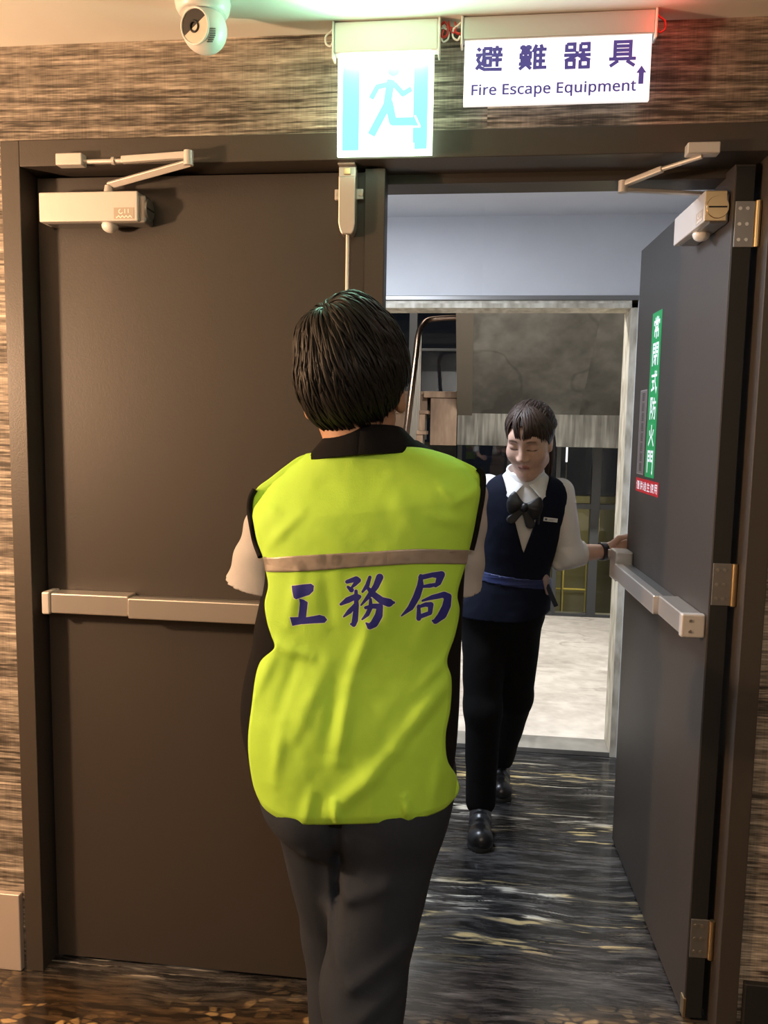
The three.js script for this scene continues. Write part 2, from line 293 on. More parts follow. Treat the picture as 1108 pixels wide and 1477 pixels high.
// stairwell: landing, walls, half landing, flights
const STZ0 = -1.82, HZ = -5.5, WZ = -7.2, RISE = 0.1792, GO = 0.26;
{
  tag(mesh('floor_landing', [bx(-1.75, 1.9, -0.2, 0.004, -4.41, STZ0 - 0.0)], M.screed), 'light scuffed concrete stair landing floor', 'floor', null, S);
  tag(mesh('wall_stair_left', bx(-1.9, -1.75, -1.8, 4, WZ - 0.2, STZ0), M.concrete), 'bare grey stairwell side wall beside the rising flight', 'wall', null, S);
  tag(mesh('wall_stair_right', bx(1.9, 2.05, -1.8, 4, WZ - 0.2, STZ0), M.concrete), 'bare grey stairwell side wall beside the falling flight', 'wall', null, S);
  tag(mesh('wall_stair_front', [bx(-1.9, -1.25, -0.2, 4, STZ0 - 0.0, STZ0 + 0.14), bx(0.96, 2.05, -0.2, 4, STZ0, STZ0 + 0.14), bx(-1.25, 0.96, 2.47, 4, STZ0, STZ0 + 0.14)], M.concrete), 'stairwell side of the lobby wall', 'wall', null, S);
  tag(mesh('ceiling_stair', [bx(-1.9, 2.05, 3.85, 4, WZ - 0.2, STZ0)], M.concrete), 'stairwell ceiling', 'ceiling', null, S);
  tag(mesh('ceiling_landing', bx(-1.75, 1.9, 2.95, 3.15, -3.45, STZ0), M.concrete), 'underside of the next landing up', 'ceiling', null, S);
  tag(mesh('floor_lower', bx(-1.75, 1.9, -1.9, -1.75, WZ, -4.41), M.screed), 'lower half landing floor', 'floor', null, S);
  tag(mesh('wall_stair_lower', bx(-1.75, 1.9, -1.8, -0.2, -4.5, -4.41), M.concrete), 'wall under the landing edge', 'wall', null, S);
  // half landing with its deep edge beam
  const h = thing('half_landing', 'grey concrete half landing with streaked edge beam under the sloping soffit', 'landing', [0, 1.31, HZ], null, S);
  mesh('slab', bx(-1.75, 1.9, 0.27, 0.482, WZ - HZ, -0.15), M.concrete, h);
  mesh('edge_beam', bx(-0.19, 1.9, 0, 0.46, -0.2, 0, 0.004), M.concreteStreak, h);
  // upper flight seen from below
  const dz = 2.05, dy = dz * RISE / GO;
  const u = thing('upper_flight', 'sloping grey concrete underside of the flight from the half landing upwards', 'stairs', [0, 1.60, HZ], null, S);
  const slope = (x0, x1, drop, th) => { const s = new THREE.Shape(); s.moveTo(0, -drop); s.lineTo(dz, dy - drop); s.lineTo(dz, dy + th); s.lineTo(0, th); s.lineTo(0, -drop); const g = new THREE.ExtrudeGeometry(s, { depth: x1 - x0, bevelEnabled: false }); g.rotateY(-Math.PI / 2); g.translate(x1, 0, 0); return g; };
  mesh('soffit', slope(-0.06, 1.9, 0, 0.18), M.concrete, u);
  mesh('edge_strip', slope(-0.195, -0.058, 0.02, 0.18), std({ color: lin(0.24, 0.21, 0.17), roughness: 0.85 }), u);
  for (let k = 0; k < 8; k++) mesh('step', bx(-0.195, 1.9, dy / 8 * (k + 1) + 0.01, dy / 8 * (k + 1) + 0.19, dz / 8 * k, dz / 8 * (k + 1)), M.stairTile[k % 3], u);
  // rising flight with tiled steps
  const f = thing('stair_flight', 'tan tiled flight of steps rising to the half landing behind the steel handrail', 'stairs', [-1.0, 0, HZ], null, S);
  for (let k = 0; k < 10; k++) {
    const z1 = (9 - k) * GO, y1 = RISE * (k + 1);
    const st = mesh('step', bx(-0.74, 0.53, y1 - RISE - (k ? 0.08 : 0), y1 - 0.03, z1 - GO, z1 - 0.012), M.concrete, f);
    mesh('riser_tile', bx(-0.74, -0.13, y1 - RISE + 0.002, y1 - 0.028, z1 - 0.012, z1, 0.002), M.stairTile[k % 3], st);
    mesh('riser_tile', bx(-0.126, 0.53, y1 - RISE + 0.002, y1 - 0.028, z1 - 0.012, z1, 0.002), M.stairTile[(k + 1) % 3], st);
    mesh('tread_tile', bx(-0.74, 0.56, y1 - 0.03, y1, z1 - GO, z1 + 0.012, 0.003), M.stairTile[(k + 2) % 3], st);
  }
  const b = thing('stair_pier', 'tan tiled pier with a flat cap at the end of the half landing', 'pier', [-0.31, 1.305, HZ], null, S);
  mesh('panel', bx(-0.125, 0.115, 0, 0.425, -0.15, 0.06, 0.003), M.stairTile[1], b);
  mesh('cap', bx(-0.19, 0.12, 0.43, 0.487, -0.15, 0.07, 0.004), M.stairTile[2], b);
  // falling flight
  const d = thing('lower_flight', 'concrete steps falling from the landing edge below the glazing', 'stairs', [0, 0, -4.41], null, S);
  for (let k = 0; k < 9; k++) mesh('step', bx(-0.19, 1.9, -RISE * (k + 1) - 0.3, -RISE * (k + 1), -GO * (k + 1), -GO * k), M.concrete, d);
}
// stairwell glazing: frame bars and single panes
function glazing(name, label, xs, ys, z, thickX, thickY) {
  const w = thing(name, label, 'window', [xs[0], ys[0], z], null, S), X = xs.map((x) => x - xs[0]), Y = ys.map((y) => y - ys[0]);
  for (let i = 0; i < X.length; i++) { const t = thickX[i] ?? 0.05; mesh('mullion', bx(X[i] - t / 2, X[i] + t / 2, 0, Y[Y.length - 1], -0.05, 0.05, 0.004), M.aluminium, w); }
  for (let j = 0; j < Y.length; j++) { const t = thickY[j] ?? 0.05; mesh('transom', bx(0, X[X.length - 1], Y[j] - t / 2, Y[j] + t / 2, -0.04, 0.04, 0.004), M.aluminium, w); }
  for (let i = 0; i + 1 < X.length; i++) for (let j = 0; j + 1 < Y.length; j++) mesh('pane', bx(X[i] + 0.02, X[i + 1] - 0.02, Y[j] + 0.02, Y[j + 1] - 0.02, -0.004, 0.004), M.glass, w);
  return w;
}
glazing('window_1', 'tall dark stairwell window with grey metal bars under the half landing', [-0.2, 0.36, 0.9, 1.32, 1.88], [-1.7, -0.62, 0.62, 1.3], WZ, [0.05, 0.05, 0.05, 0.1, 0.05], [0.06, 0.05, 0.06, 0.05]);
glazing('window_2', 'dark window with a pale mullion above the half landing', [-1.7, -0.75, 0.3, 1.88], [1.80, 2.33, 3.8], WZ, [0.05, 0.09, 0.05, 0.05], [0.05, 0.03, 0.05]);
tag(mesh('wall_stair_far', [bx(-1.75, -0.25, -1.8, 1.3, WZ - 0.15, WZ), bx(-1.9, -1.72, 1.3, 4, WZ - 0.15, WZ)], M.concrete), 'dark concrete wall beside the low stairwell window', 'wall', null, S);
{ // what shows through the glass: a yellow painted railing on a pale wall outside, dimly lit
  const y = std({ color: lin(0.62, 0.52, 0.14), roughness: 0.5 });
  const r = thing('yellow_railing', 'yellow railing standing outside the low stairwell window', 'railing', [1.0, -1.75, WZ - 0.55]);
  for (const h of [0.35, 0.95, 1.31, 1.63]) mesh('rail', cyl([-0.5, h, 0], [0.34, h, 0], 0.016), y, r);
  for (const x of [-0.5, -0.22, 0.06, 0.34]) mesh('post', cyl([x, 0, 0], [x, 1.66, 0], 0.016), y, r);
  const pw = tag(mesh('outside_wall', [bx(-1.9, 2.6, -1.9, 0.55, WZ - 1.6, WZ - 1.45), bx(-1.9, 2.6, 0.55, 0.62, WZ - 1.62, WZ - 1.40)], std({ color: lin(0.30, 0.29, 0.20), roughness: 0.9 })), 'low plastered wall outside the stairwell window', 'wall', null, S);
  tag(mesh('outside_ground', bx(-1.9, 2.6, -1.9, -1.75, WZ - 1.6, WZ - 0.15), M.concrete), 'paved ledge outside the stairwell window', 'ground', null, S);
  const l = thing('outside_lamp', 'small tubular lamp on the ledge outside the stairwell window', 'lamp', [1.75, 0.35, WZ - 0.5]);
  mesh('glowing_tube', cyl([0, -0.2, 0], [0, 0.2, 0], 0.02), std({ color: 0xffffff, emissive: lin(1, 0.85, 0.45), emissiveIntensity: 2 }), l);
  mesh('tube_stem', cyl([0, -2.1, 0], [0, -0.2, 0], 0.012), M.silverDark, l);
  const p = new THREE.PointLight(lin(1, 0.86, 0.42), 1.6, 0, 2); p.position.set(1.75, 0.35, WZ - 0.44); p.castShadow = true; scene.add(p);
}
{ const t = thing('tube_reflection', 'thin white upright glowing tube added as a reflection in the stairwell window', 'lamp', [1.045, -1.75, WZ - 0.5]);  // no lamp: glowing tube stands in for a white reflection in the glass
  mesh('glowing_tube', cyl([0, 2.84, 0], [0, 3.03, 0], 0.011, 0.011, 14), std({ color: 0xffffff, emissive: lin(1, 1, 1), emissiveIntensity: 1.2 }), t);
  mesh('tube_stem', cyl([0, 0, 0], [0, 2.84, 0], 0.006, 0.006, 10), M.silverDark, t); }
// handrail of the rising flight
{
  const r = thing('stair_handrail', 'polished steel handrail with thin grey balusters along the tiled steps', 'handrail', [-0.55, 0, HZ]);
  const hAt = (z) => RISE * (9 - z / GO) + 0.93 - 0.12;
  const z0 = 2.2, zt = 0.02;
  const top = 2.44;
  const pts = [];
  for (let k = 0; k <= 8; k++) { const z = lerp(z0, 0.22, k / 8); pts.push([0.035 * (1 - k / 8), hAt(z), z]); }
  pts.push([0.012, top - 0.07, zt], [0.06, top, -0.06], [0.16, top + 0.02, -0.08], [0.34, top + 0.03, -0.08]);
  mesh('rail', tube(pts, 0.026, 80, 14), std({ color: lin(0.45, 0.33, 0.27), metalness: 1, roughness: 0.25 }), r);
  for (let k = 0; k < 9; k++) { const z = 0.14 + k * GO, x = 0.02; mesh('baluster', cyl([x, RISE * (9 - Math.floor(z / GO)), z], [x, hAt(z) - 0.01, z], 0.008, 0.008, 10), M.steel, r); mesh('baluster', cyl([x, RISE * (9 - Math.floor((z + 0.13) / GO)), z + 0.13], [x, hAt(z + 0.13) - 0.01, z + 0.13], 0.008, 0.008, 10), M.steel, r); }
}

// ================================================================ DOOR LEAVES
// u runs from the hinge edge to the free edge, o outwards from the pushed face; s = 1 for the left leaf, -1 for the mirrored right leaf
function leaf(name, label, pos, turn, s, W) {
  const d = thing(name, label, 'door', pos, null, S); d.rotation.y = turn;
  const B = (u0, u1, y0, y1, o0, o1, r) => bx(u0, u1, y0, y1, s * o0, s * o1, r);
  mesh('leaf', B(0, W, 0.008, 2.056, -0.045, 0, 0.002), M.doorPaint, d);
  // push bar: rail, end cap, raised pad, latch case
  const pb = mesh('push_bar', B(0.035, 0.24, 0.975, 1.027, 0.0, 0.052, 0.004), M.brushed, d);
  mesh('bar_rail', B(0.23, W - 0.1, 0.982, 1.020, 0.0, 0.036, 0.003), M.silverDark, pb);
  mesh('push_pad', B(0.245, W - 0.12, 0.973, 1.025, 0.036, 0.064, 0.004), M.brushed, pb);
  mesh('end_cap', B(0.012, 0.034, 0.972, 1.030, 0, 0.056, 0.005), M.silver, pb);
  for (const y of [0.988, 1.014]) mesh('screw', cyl([0.012, y, s * 0.035], [0.010, y, s * 0.035], 0.004, 0.004, 10), M.steel, pb);
  mesh('latch_case', B(W - 0.105, W - 0.012, 0.962, 1.062, 0, 0.058, 0.006), M.brushed, pb);
  mesh('latch_lever', B(W - 0.03, W - 0.014, 1.03, 1.058, 0.05, 0.066, 0.003), M.steel, pb);
  // overhead closer
  const c0 = s > 0 ? 0.035 : 0.02, c1 = c0 + 0.248;
  const cb = mesh('door_closer', B(c0, c1, 1.937, 2.006, 0.006, 0.056, 0.003), s > 0 ? M.silver : M.silver, d);
  mesh('closer_body', B(c0 + (s > 0 ? 0.01 : -0.0), c1 + (s > 0 ? 0.016 : -0.01), 1.934, 2.000, 0, 0.046, 0.006), M.silverDark, cb);
  const ex = s > 0 ? c1 + 0.014 : c0 - 0.0;
  mesh('cylinder_end', cyl([ex, 1.968, s * 0.028], [ex + (s > 0 ? 0.006 : -0.006), 1.968, s * 0.028], 0.026, 0.024, 28), s > 0 ? M.silverDark : M.brass, cb);
  mesh('end_slot', s > 0 ? bx(ex + 0.004, ex + 0.0075, 1.9665, 1.9695, s * 0.008, s * 0.048) : bx(ex - 0.0075, ex - 0.005, 1.9665, 1.9695, s * 0.008, s * 0.048), M.black, cb);
  if (s < 0) mesh('end_plate', B(c0 - 0.003, c0 + 0.004, 1.938, 2.004, 0.008, 0.055, 0.001), M.brass, cb);
  const pu = c0 + (s > 0 ? 0.165 : 0.1);
  const kn = new THREE.SphereGeometry(0.020, 24, 14); kn.scale(1, 0.8, 1); kn.translate(pu + 0.002, 1.932, s * 0.03);
  mesh('adjuster_knob', kn, M.whitePlastic, cb);
  mesh('spindle', cyl([pu, 2.0, s * 0.03], [pu, 2.026, s * 0.03], 0.014, 0.009), M.silver, cb);
  d.userData.spindle = pu;
  // printed mark on the cover
  const t = canvasTex(128, 64, (g, w, h) => { g.fillStyle = '#b3a79a'; g.fillRect(0, 0, w, h); g.strokeStyle = '#f7f3ec'; g.lineWidth = 5; g.beginPath(); g.arc(44, 22, 12, 0.4, 4.6); g.moveTo(70, 8); g.lineTo(70, 34); g.moveTo(92, 8); g.lineTo(92, 32); g.moveTo(14, 52); for (let k = 0; k < 9; k++) g.lineTo(18 + k * 12, k % 2 ? 46 : 58); g.stroke(); });
  const dc = decal('maker_mark', 0.05, 0.026, t, cb, { rough: 0.4, edge: 0xb3a79a });
  dc.position.set(s > 0 ? c1 - 0.034 : c0 + 0.034, 1.955, s * 0.0563); if (s < 0) dc.rotation.y = Math.PI;
  return { d, B };
}
const L1 = leaf('door_1', 'closed dark brown fire door leaf with steel push bar', [-1.1, 0, -0.056], 0, 1, 0.838);
mesh('astragal', bx(0.820, 0.868, 0.012, 2.060, -0.045, 0.012, 0.002), M.framePaint, L1.d);
{ // vertical rod of the closed leaf with its top latch
  const d = L1.d, x = 0.784;
  const rod = mesh('latch_rod', cyl([x, 1.06, 0.026], [x, 1.92, 0.026], 0.006, 0.006, 14), M.steel, d);
  const s = new THREE.Shape(); s.moveTo(-0.017, 0.055); s.lineTo(-0.017, -0.045); s.quadraticCurveTo(-0.013, -0.068, -0.008, -0.07); s.lineTo(0.010, -0.07); s.quadraticCurveTo(0.016, -0.066, 0.017, -0.045); s.lineTo(0.017, 0.055); s.lineTo(-0.017, 0.055);
  const g = new THREE.ExtrudeGeometry(s, { depth: 0.028, bevelEnabled: true, bevelSize: 0.003, bevelThickness: 0.003, bevelSegments: 2 }); g.translate(x - 0.002, 1.978, 0.008);
  mesh('top_latch_case', g, M.brushed, rod);
  mesh('latch_keeper', [bx(x - 0.022, x + 0.018, 2.036, 2.058, 0.004, 0.034, 0.002), bx(x - 0.024, x + 0.016, 2.062, 2.066, 0.004, 0.04, 0.001)], M.silver, rod);
  mesh('latch_bolt', bx(x - 0.010, x + 0.006, 2.040, 2.054, 0.03, 0.038, 0.001), M.brass, rod);
  for (const k of [-1, 1]) { mesh('mounting_ear', bx(x - 0.002 + k * 0.018, x - 0.002 + k * 0.034, 1.991, 2.015, 0, 0.01, 0.002), M.silver, rod); mesh('ear_screw', cyl([x + k * 0.027, 2.003, 0.009], [x + k * 0.027, 2.003, 0.012], 0.005, 0.005, 12), M.steel, rod); }
}
{ // parallel arm of the left closer, foot on the frame head
  const c = L1.d.getObjectByName('door_closer'), P = (x, y, z) => [x + 1.1, y, z + 0.056];
  const pu = L1.d.userData.spindle - 1.1;
  mesh('arm_foot', bx(...[-1.003 + 1.1, -0.938 + 1.1], 2.058, 2.085, 0.061, 0.088, 0.003), M.silver, c);
  mesh('arm_rod', cyl(P(-0.938, 2.068, 0.018), P(-0.84, 2.066, 0.026), 0.005), M.silver, c);
  mesh('arm_nut', cyl(P(-0.867, 2.0665, 0.0245), P(-0.860, 2.0665, 0.0245), 0.009, 0.009, 6), M.silver, c);
  mesh('forearm', bar(P(-0.842, 2.068, 0.026), P(-0.672, 2.071, 0.040), 0.014, 0.016, 0.003), M.silver, c);
  mesh('elbow', cyl(P(-0.676, 2.048, 0.040), P(-0.676, 2.080, 0.040), 0.011), M.silver, c);
  mesh('main_arm', bar(P(-0.672, 2.054, 0.040), P(pu, 2.027, -0.026), 0.016, 0.009, 0.002), M.silver, c);
}
const turnR = Math.PI / 2 + 0.0364;
const L2 = leaf('door_2', 'open dark brown fire door leaf with green, grey and red stickers', [0.552, 0, -0.052], turnR, -1, 0.872);
{
  const d = L2.d, toLocal = (x, y, z) => { d.updateMatrixWorld(true); const v = d.worldToLocal(V(x, y, z)); return [v.x, v.y, v.z]; };
  const c = d.getObjectByName('door_closer'), pu = d.userData.spindle;
  const foot = toLocal(0.462, 2.066, 0.016), j = toLocal(0.318, 2.03, -0.10);
  const fg = new RoundedBoxGeometry(0.068, 0.024, 0.03, 2, 0.003); fg.rotateY(-turnR); fg.translate(...foot);
  mesh('arm_foot', fg, M.silver, c);
  const mid = [lerp(foot[0], j[0], 0.48), lerp(foot[1], j[1], 0.48) - 0.004, lerp(foot[2], j[2], 0.48)];
  mesh('arm_rod', cyl([foot[0], foot[1] - 0.014, foot[2]], mid, 0.005), M.silver, c);
  mesh('forearm', bar(mid, j, 0.014, 0.013, 0.003), M.silver, c);
  mesh('elbow', cyl([j[0], j[1] - 0.018, j[2]], [j[0], j[1] + 0.008, j[2]], 0.011), M.silver, c);
  mesh('main_arm', bar([j[0], j[1] - 0.012, j[2]], [pu, 2.026, -0.03], 0.016, 0.008, 0.002), M.silver, c);
  // hinges on the edge that faces the corridor
  for (const y of [1.925, 1.107, 0.222]) {
    const h = mesh('hinge', bx(-0.003, 0.0005, y - 0.05, y + 0.05, 0.004, 0.046, 0.001), M.silverDark, d);
    h.position.x = -0.0032;
    mesh('knuckle', cyl([-0.004, y - 0.05, 0.053], [-0.004, y + 0.05, 0.053], 0.007, 0.007, 16), M.brass, h);
    for (const yy of [-0.034, 0, 0.034]) for (const k of [0.014, 0.03]) mesh('screw', cyl([-0.003, y + yy, k], [-0.0045, y + yy, k], 0.004, 0.004, 10), M.steel, h);
  }
  mesh('edge_shade_strip', bx(-0.0032, 0.001, 0.01, 2.05, 0.002, 0.043, 0.001), M.black, d);  // black strip added to give the hinge edge its shade
  mesh('edge_guide', bx(-0.004, 0.02, 0.01, 0.06, -0.003, 0.004, 0.001), M.brass, d);
  // stickers, face towards local -z
  const put = (o, u, y) => { o.rotation.y = Math.PI; o.position.set(u, y, -0.0005); };
  const green = canvasTex(176, 800, (g, w, h) => { g.fillStyle = '#1f9a55'; g.fillRect(0, 0, w, h); ['chang', 'bi2', 'shi', 'fang', 'huo', 'men'].forEach((n, k) => glyph(g, n, 30, 18 + k * 130, 116, 112, 13, '#ffffff')); });
  put(decal('green_sticker', 0.112, 0.503, green, d, { edge: 0x1f9a55 }), 0.615, 1.571);
  const grey = canvasTex(140, 440, (g, w, h) => { g.fillStyle = '#6f6663'; g.fillRect(0, 0, w, h); g.strokeStyle = '#9a908c'; g.lineWidth = 4; g.strokeRect(4, 4, w - 8, h - 8); for (let k = 0; k < 8; k++) glyph(g, 'dense', 46, 16 + k * 52, 48, 42, 6, '#3c3635'); });
  put(decal('grey_sticker', 0.088, 0.271, grey, d, { edge: 0x6f6663 }), 0.735, 1.458);
  const red = canvasTex(560, 100, (g, w, h) => { g.fillStyle = '#c2202c'; g.fillRect(0, 0, w, h); ['jin', 'gong', 'tao', 'sheng', 'shi2', 'yong'].forEach((n, k) => glyph(g, n, 20 + k * 88, 16, 76, 68, 8, '#ffffff')); });
  put(decal('red_sticker', 0.285, 0.044, red, d, { edge: 0xc2202c }), 0.640, 1.289);
}

// ================================================================ SIGNS AND DEVICES
function hook(parent, x, y, z, mat, s) { return mesh('hanging_hook', tube([[x, y + 0.012, z], [x + s * 0.006, y + 0.006, z], [x + s * 0.016, y - 0.002, z], [x + s * 0.016, y - 0.018, z], [x + s * 0.006, y - 0.024, z], [x + s * 0.001, y - 0.016, z]], 0.0022, 30, 8), mat, parent); }
function exitSign() {
  const x0 = -0.335, x1 = -0.115, cx = (x0 + x1) / 2, zf = 0.045;
  const s = thing('exit_sign', 'glowing green and white running figure exit sign under a pale housing', 'sign', [cx, CEIL, zf]);
  const w = x1 - x0;
  mesh('housing', bx(-w / 2 - 0.004, w / 2 + 0.004, -0.068, -0.002, -0.022, 0.004, 0.004), M.whitePlastic, s);
  for (const k of [-1, 1]) { mesh('end_cap', bx(k * (w / 2 + 0.004), k * (w / 2 + 0.009), -0.078, 0, -0.024, 0.006, 0.002), M.whitePlastic, s); hook(s, k * (w / 2 + 0.009), -0.022, -0.01, M.whitePlastic, k); }
  const tex = canvasTex(512, 528, (g, W, H) => {
    g.fillStyle = '#ffffff'; g.fillRect(0, 0, W, H); g.fillStyle = '#5fdcc8'; g.fillRect(26, 26, W - 52, H - 52);
    g.fillStyle = '#ffffff'; g.fillRect(118, 26, 290, H - 52); g.fillRect(118, 470, 300, 32);
    g.strokeStyle = '#5fdcc8'; g.fillStyle = '#5fdcc8'; g.lineWidth = 44; g.lineJoin = 'round'; g.lineCap = 'butt';
    g.beginPath(); g.arc(300, 92, 34, 0, 7); g.fill();
    g.beginPath(); g.moveTo(286, 140); g.lineTo(268, 270); g.lineTo(184, 424); g.stroke();           // trunk and trailing leg
    g.beginPath(); g.moveTo(276, 250); g.lineTo(300, 356); g.lineTo(418, 358); g.stroke();           // leading leg
    g.lineWidth = 30; g.beginPath(); g.moveTo(296, 160); g.lineTo(214, 176); g.lineTo(180, 236); g.stroke();
    g.beginPath(); g.moveTo(300, 160); g.lineTo(352, 216); g.lineTo(398, 190); g.stroke();
    g.strokeStyle = '#ffffff'; g.lineWidth = 8; g.beginPath(); g.moveTo(418, 328); g.lineTo(446, 386); g.lineTo(400, 386); g.stroke();
  });
  const p = mesh('light_panel', bx(-w / 2 + 0.004, w / 2 - 0.004, -0.283, -0.066, -0.012, -0.002, 0.001), std({ color: 0xffffff, emissive: lin(0.75, 1, 0.70), emissiveIntensity: 4, roughness: 0.3 }), s);
  const f = decal('sign_face', w - 0.009, 0.216, tex, p, { edge: 0xffffff, extra: { emissiveMap: tex, emissive: lin(1.0, 1.0, 0.97), emissiveIntensity: 2.3 } });
  f.position.set(0, -0.1745, -0.0014);
  areaLight([0.42, 1.0, 0.66], 32, w - 0.01, 0.2, [cx, CEIL - 0.1745, zf + 0.004], [cx, CEIL - 0.1745, 2]);
  mesh('led_strip', bx(-w / 2 + 0.01, w / 2 - 0.01, -0.0715, -0.068, 0.0, 0.004, 0.0005), std({ color: 0xffffff, emissive: lin(0.8, 1, 0.9), emissiveIntensity: 2 }), s);
  areaLight([0.85, 1.0, 0.92], 150, w - 0.03, 0.008, [cx, CEIL - 0.073, zf + 0.006], [cx, CEIL - 0.20, zf - 0.02]);
  return s;
}
exitSign();
{
  const x0 = -0.055, x1 = 0.342, cx = (x0 + x1) / 2, zf = 0.045, w = x1 - x0;
  const s = thing('fire_equipment_sign', 'lit white sign reading Fire Escape Equipment with an up arrow', 'sign', [cx, CEIL, zf]);
  mesh('housing', bx(-w / 2 - 0.002, w / 2 + 0.002, -0.05, -0.002, -0.022, 0.004, 0.003), M.silver, s);
  for (const k of [-1, 1]) { mesh('end_cap', bx(k * (w / 2 + 0.002), k * (w / 2 + 0.007), -0.06, 0, -0.024, 0.006, 0.002), M.whitePlastic, s); hook(s, k * (w / 2 + 0.008), -0.02, -0.008, k < 0 ? M.whitePlastic : M.redPlastic, k); }
  const tex = canvasTex(1200, 416, (g, W, H) => {
    g.fillStyle = '#ffffff'; g.fillRect(0, 0, W, H);
    const ink = '#3a3470';
    ['bi', 'nan', 'qi', 'ju'].forEach((n, k) => glyph(g, n, 62 + k * 288, 36, 190, 168, 22, ink));
    g.fillStyle = ink; g.font = '92px sans-serif'; g.textBaseline = 'alphabetic';
    const t = 'Fire Escape Equipment'; const m = g.measureText(t).width;
    g.save(); g.translate(42, 352); g.scale(1074 / m, 1); g.fillText(t, 0, 0); g.strokeStyle = ink; g.lineWidth = 3.5; g.strokeText(t, 0, 0); g.restore();
    g.beginPath(); g.moveTo(1144, 196); g.lineTo(1176, 242); g.lineTo(1160, 242); g.lineTo(1160, 312); g.lineTo(1128, 312); g.lineTo(1128, 242); g.lineTo(1112, 242); g.closePath(); g.fill();
  });
  const p = mesh('light_panel', bx(-w / 2 + 0.002, w / 2 - 0.002, -0.183, -0.048, -0.012, -0.002, 0.001), std({ color: 0xffffff, emissive: lin(0.95, 0.97, 1), emissiveIntensity: 0.8, roughness: 0.3 }), s);
  const f = decal('sign_face', w - 0.005, 0.134, tex, p, { edge: 0xffffff, extra: { emissiveMap: tex, emissive: lin(0.98, 0.98, 1), emissiveIntensity: 1.15 } });
  f.position.set(0, -0.1158, -0.0014);
  areaLight([0.95, 0.97, 1.0], 2.2, w - 0.01, 0.125, [cx, CEIL - 0.116, zf + 0.004], [cx, CEIL - 0.116, 2]);
}
{ // red cord between the two signs and the red pilot lamp at the far end
  const c = thing('red_cord', 'red plastic cord looped between the two lit signs', 'cord', [-0.085, CEIL - 0.022, 0.035]);
  mesh('loop', tube([[-0.022, 0.008, 0], [-0.014, 0.016, 0.002], [-0.006, 0.006, 0.003], [-0.008, -0.012, 0.002], [-0.018, -0.014, 0], [-0.014, 0.002, -0.002], [0.002, 0.004, 0], [0.016, -0.008, 0], [0.024, -0.006, -0.002]], 0.0028, 60, 8), M.redPlastic, c);
  mesh('tie', tube([[-0.004, 0.018, 0], [0.0, 0.0, 0.002], [0.006, -0.008, 0.003], [0.012, 0.004, 0.002], [0.010, 0.016, 0]], 0.002, 30, 8), M.redPlastic, c);
  const l = thing('pilot_lamp', 'small red pilot lamp on the ceiling at the end of the white sign', 'lamp', [0.375, CEIL, 0.12]);
  const g = new THREE.SphereGeometry(0.008, 18, 12); g.translate(0, -0.008, 0);
  mesh('lens', g, std({ color: lin(0.8, 0.03, 0.03), emissive: lin(1, 0.03, 0.02), emissiveIntensity: 1.4, roughness: 0.3 }), l);
  mesh('bezel', cyl([0, -0.004, 0], [0, 0, 0], 0.012), M.redPlastic, l);
  const p = new THREE.PointLight(lin(1, 0.08, 0.05), 0.02, 0, 2); p.position.set(0.375, CEIL - 0.02, 0.12); p.castShadow = true; p.shadow.radius = 0.3; scene.add(p);
}
{ // dome camera
  const c = thing('dome_camera', 'white dome security camera on the ceiling with a dark tilted lens disc', 'camera', [-0.598, CEIL, 0.16]);
  const pr = [[0, 0], [0.056, 0], [0.058, -0.006], [0.055, -0.022], [0.050, -0.030], [0.046, -0.034], [0, -0.034]].map((p) => new THREE.Vector2(...p));
  mesh('base', new THREE.LatheGeometry(pr, 48), M.whitePlastic, c);
  const ctr = V(0.004, -0.062, 0.002), aim = V(-0.30, -0.18, 0.94).normalize();
  const q = new THREE.Quaternion().setFromUnitVectors(V(0, 0, 1), aim);
  const ball = new THREE.SphereGeometry(0.047, 48, 32, 0, Math.PI * 2, 0.80, Math.PI - 0.80); ball.rotateX(Math.PI / 2);
  const put = (g) => { g.applyQuaternion(q); g.translate(ctr.x, ctr.y, ctr.z); return g; };
  mesh('shell', put(ball), M.whitePlastic, c);
  const rim = new THREE.TorusGeometry(0.0335, 0.0022, 10, 40); rim.translate(0, 0, 0.0328);
  mesh('rim', put(rim), M.whitePlastic, c);
  const disc = new THREE.CylinderGeometry(0.033, 0.033, 0.004, 40); disc.rotateX(Math.PI / 2); disc.translate(0, 0, 0.0302);
  mesh('lens_window', put(disc), std({ color: lin(0.05, 0.045, 0.045), roughness: 0.12 }), c);
  const half = new THREE.Shape(); half.absarc(0, 0, 0.0315, Math.PI + 0.5, Math.PI * 2 + 0.5); half.closePath();
  const hg = new THREE.ExtrudeGeometry(half, { depth: 0.0008, bevelEnabled: false, curveSegments: 24 }); hg.translate(0, 0, 0.0324);
  mesh('sensor_mask', put(hg), std({ color: lin(0.75, 0.62, 0.52), roughness: 0.3 }), c);
  const ring = new THREE.TorusGeometry(0.0100, 0.0021, 10, 30); ring.translate(-0.001, -0.001, 0.0340); mesh('lens_ring', put(ring), M.black, c);
  for (let k = 0; k < 7; k++) { const a = -0.62 + k * 0.16, g = new THREE.BoxGeometry(0.012, 0.0022, 0.003); g.rotateZ(0.1); g.translate(0, 0, 0.0468); g.applyQuaternion(new THREE.Quaternion().setFromEuler(new THREE.Euler(0.70 - k * 0.085, 0.92 - Math.abs(k - 3) * 0.02 + k * 0.02, 0, 'YXZ'))); mesh('speaker_slot', put(g), M.silverDark, c); }
}
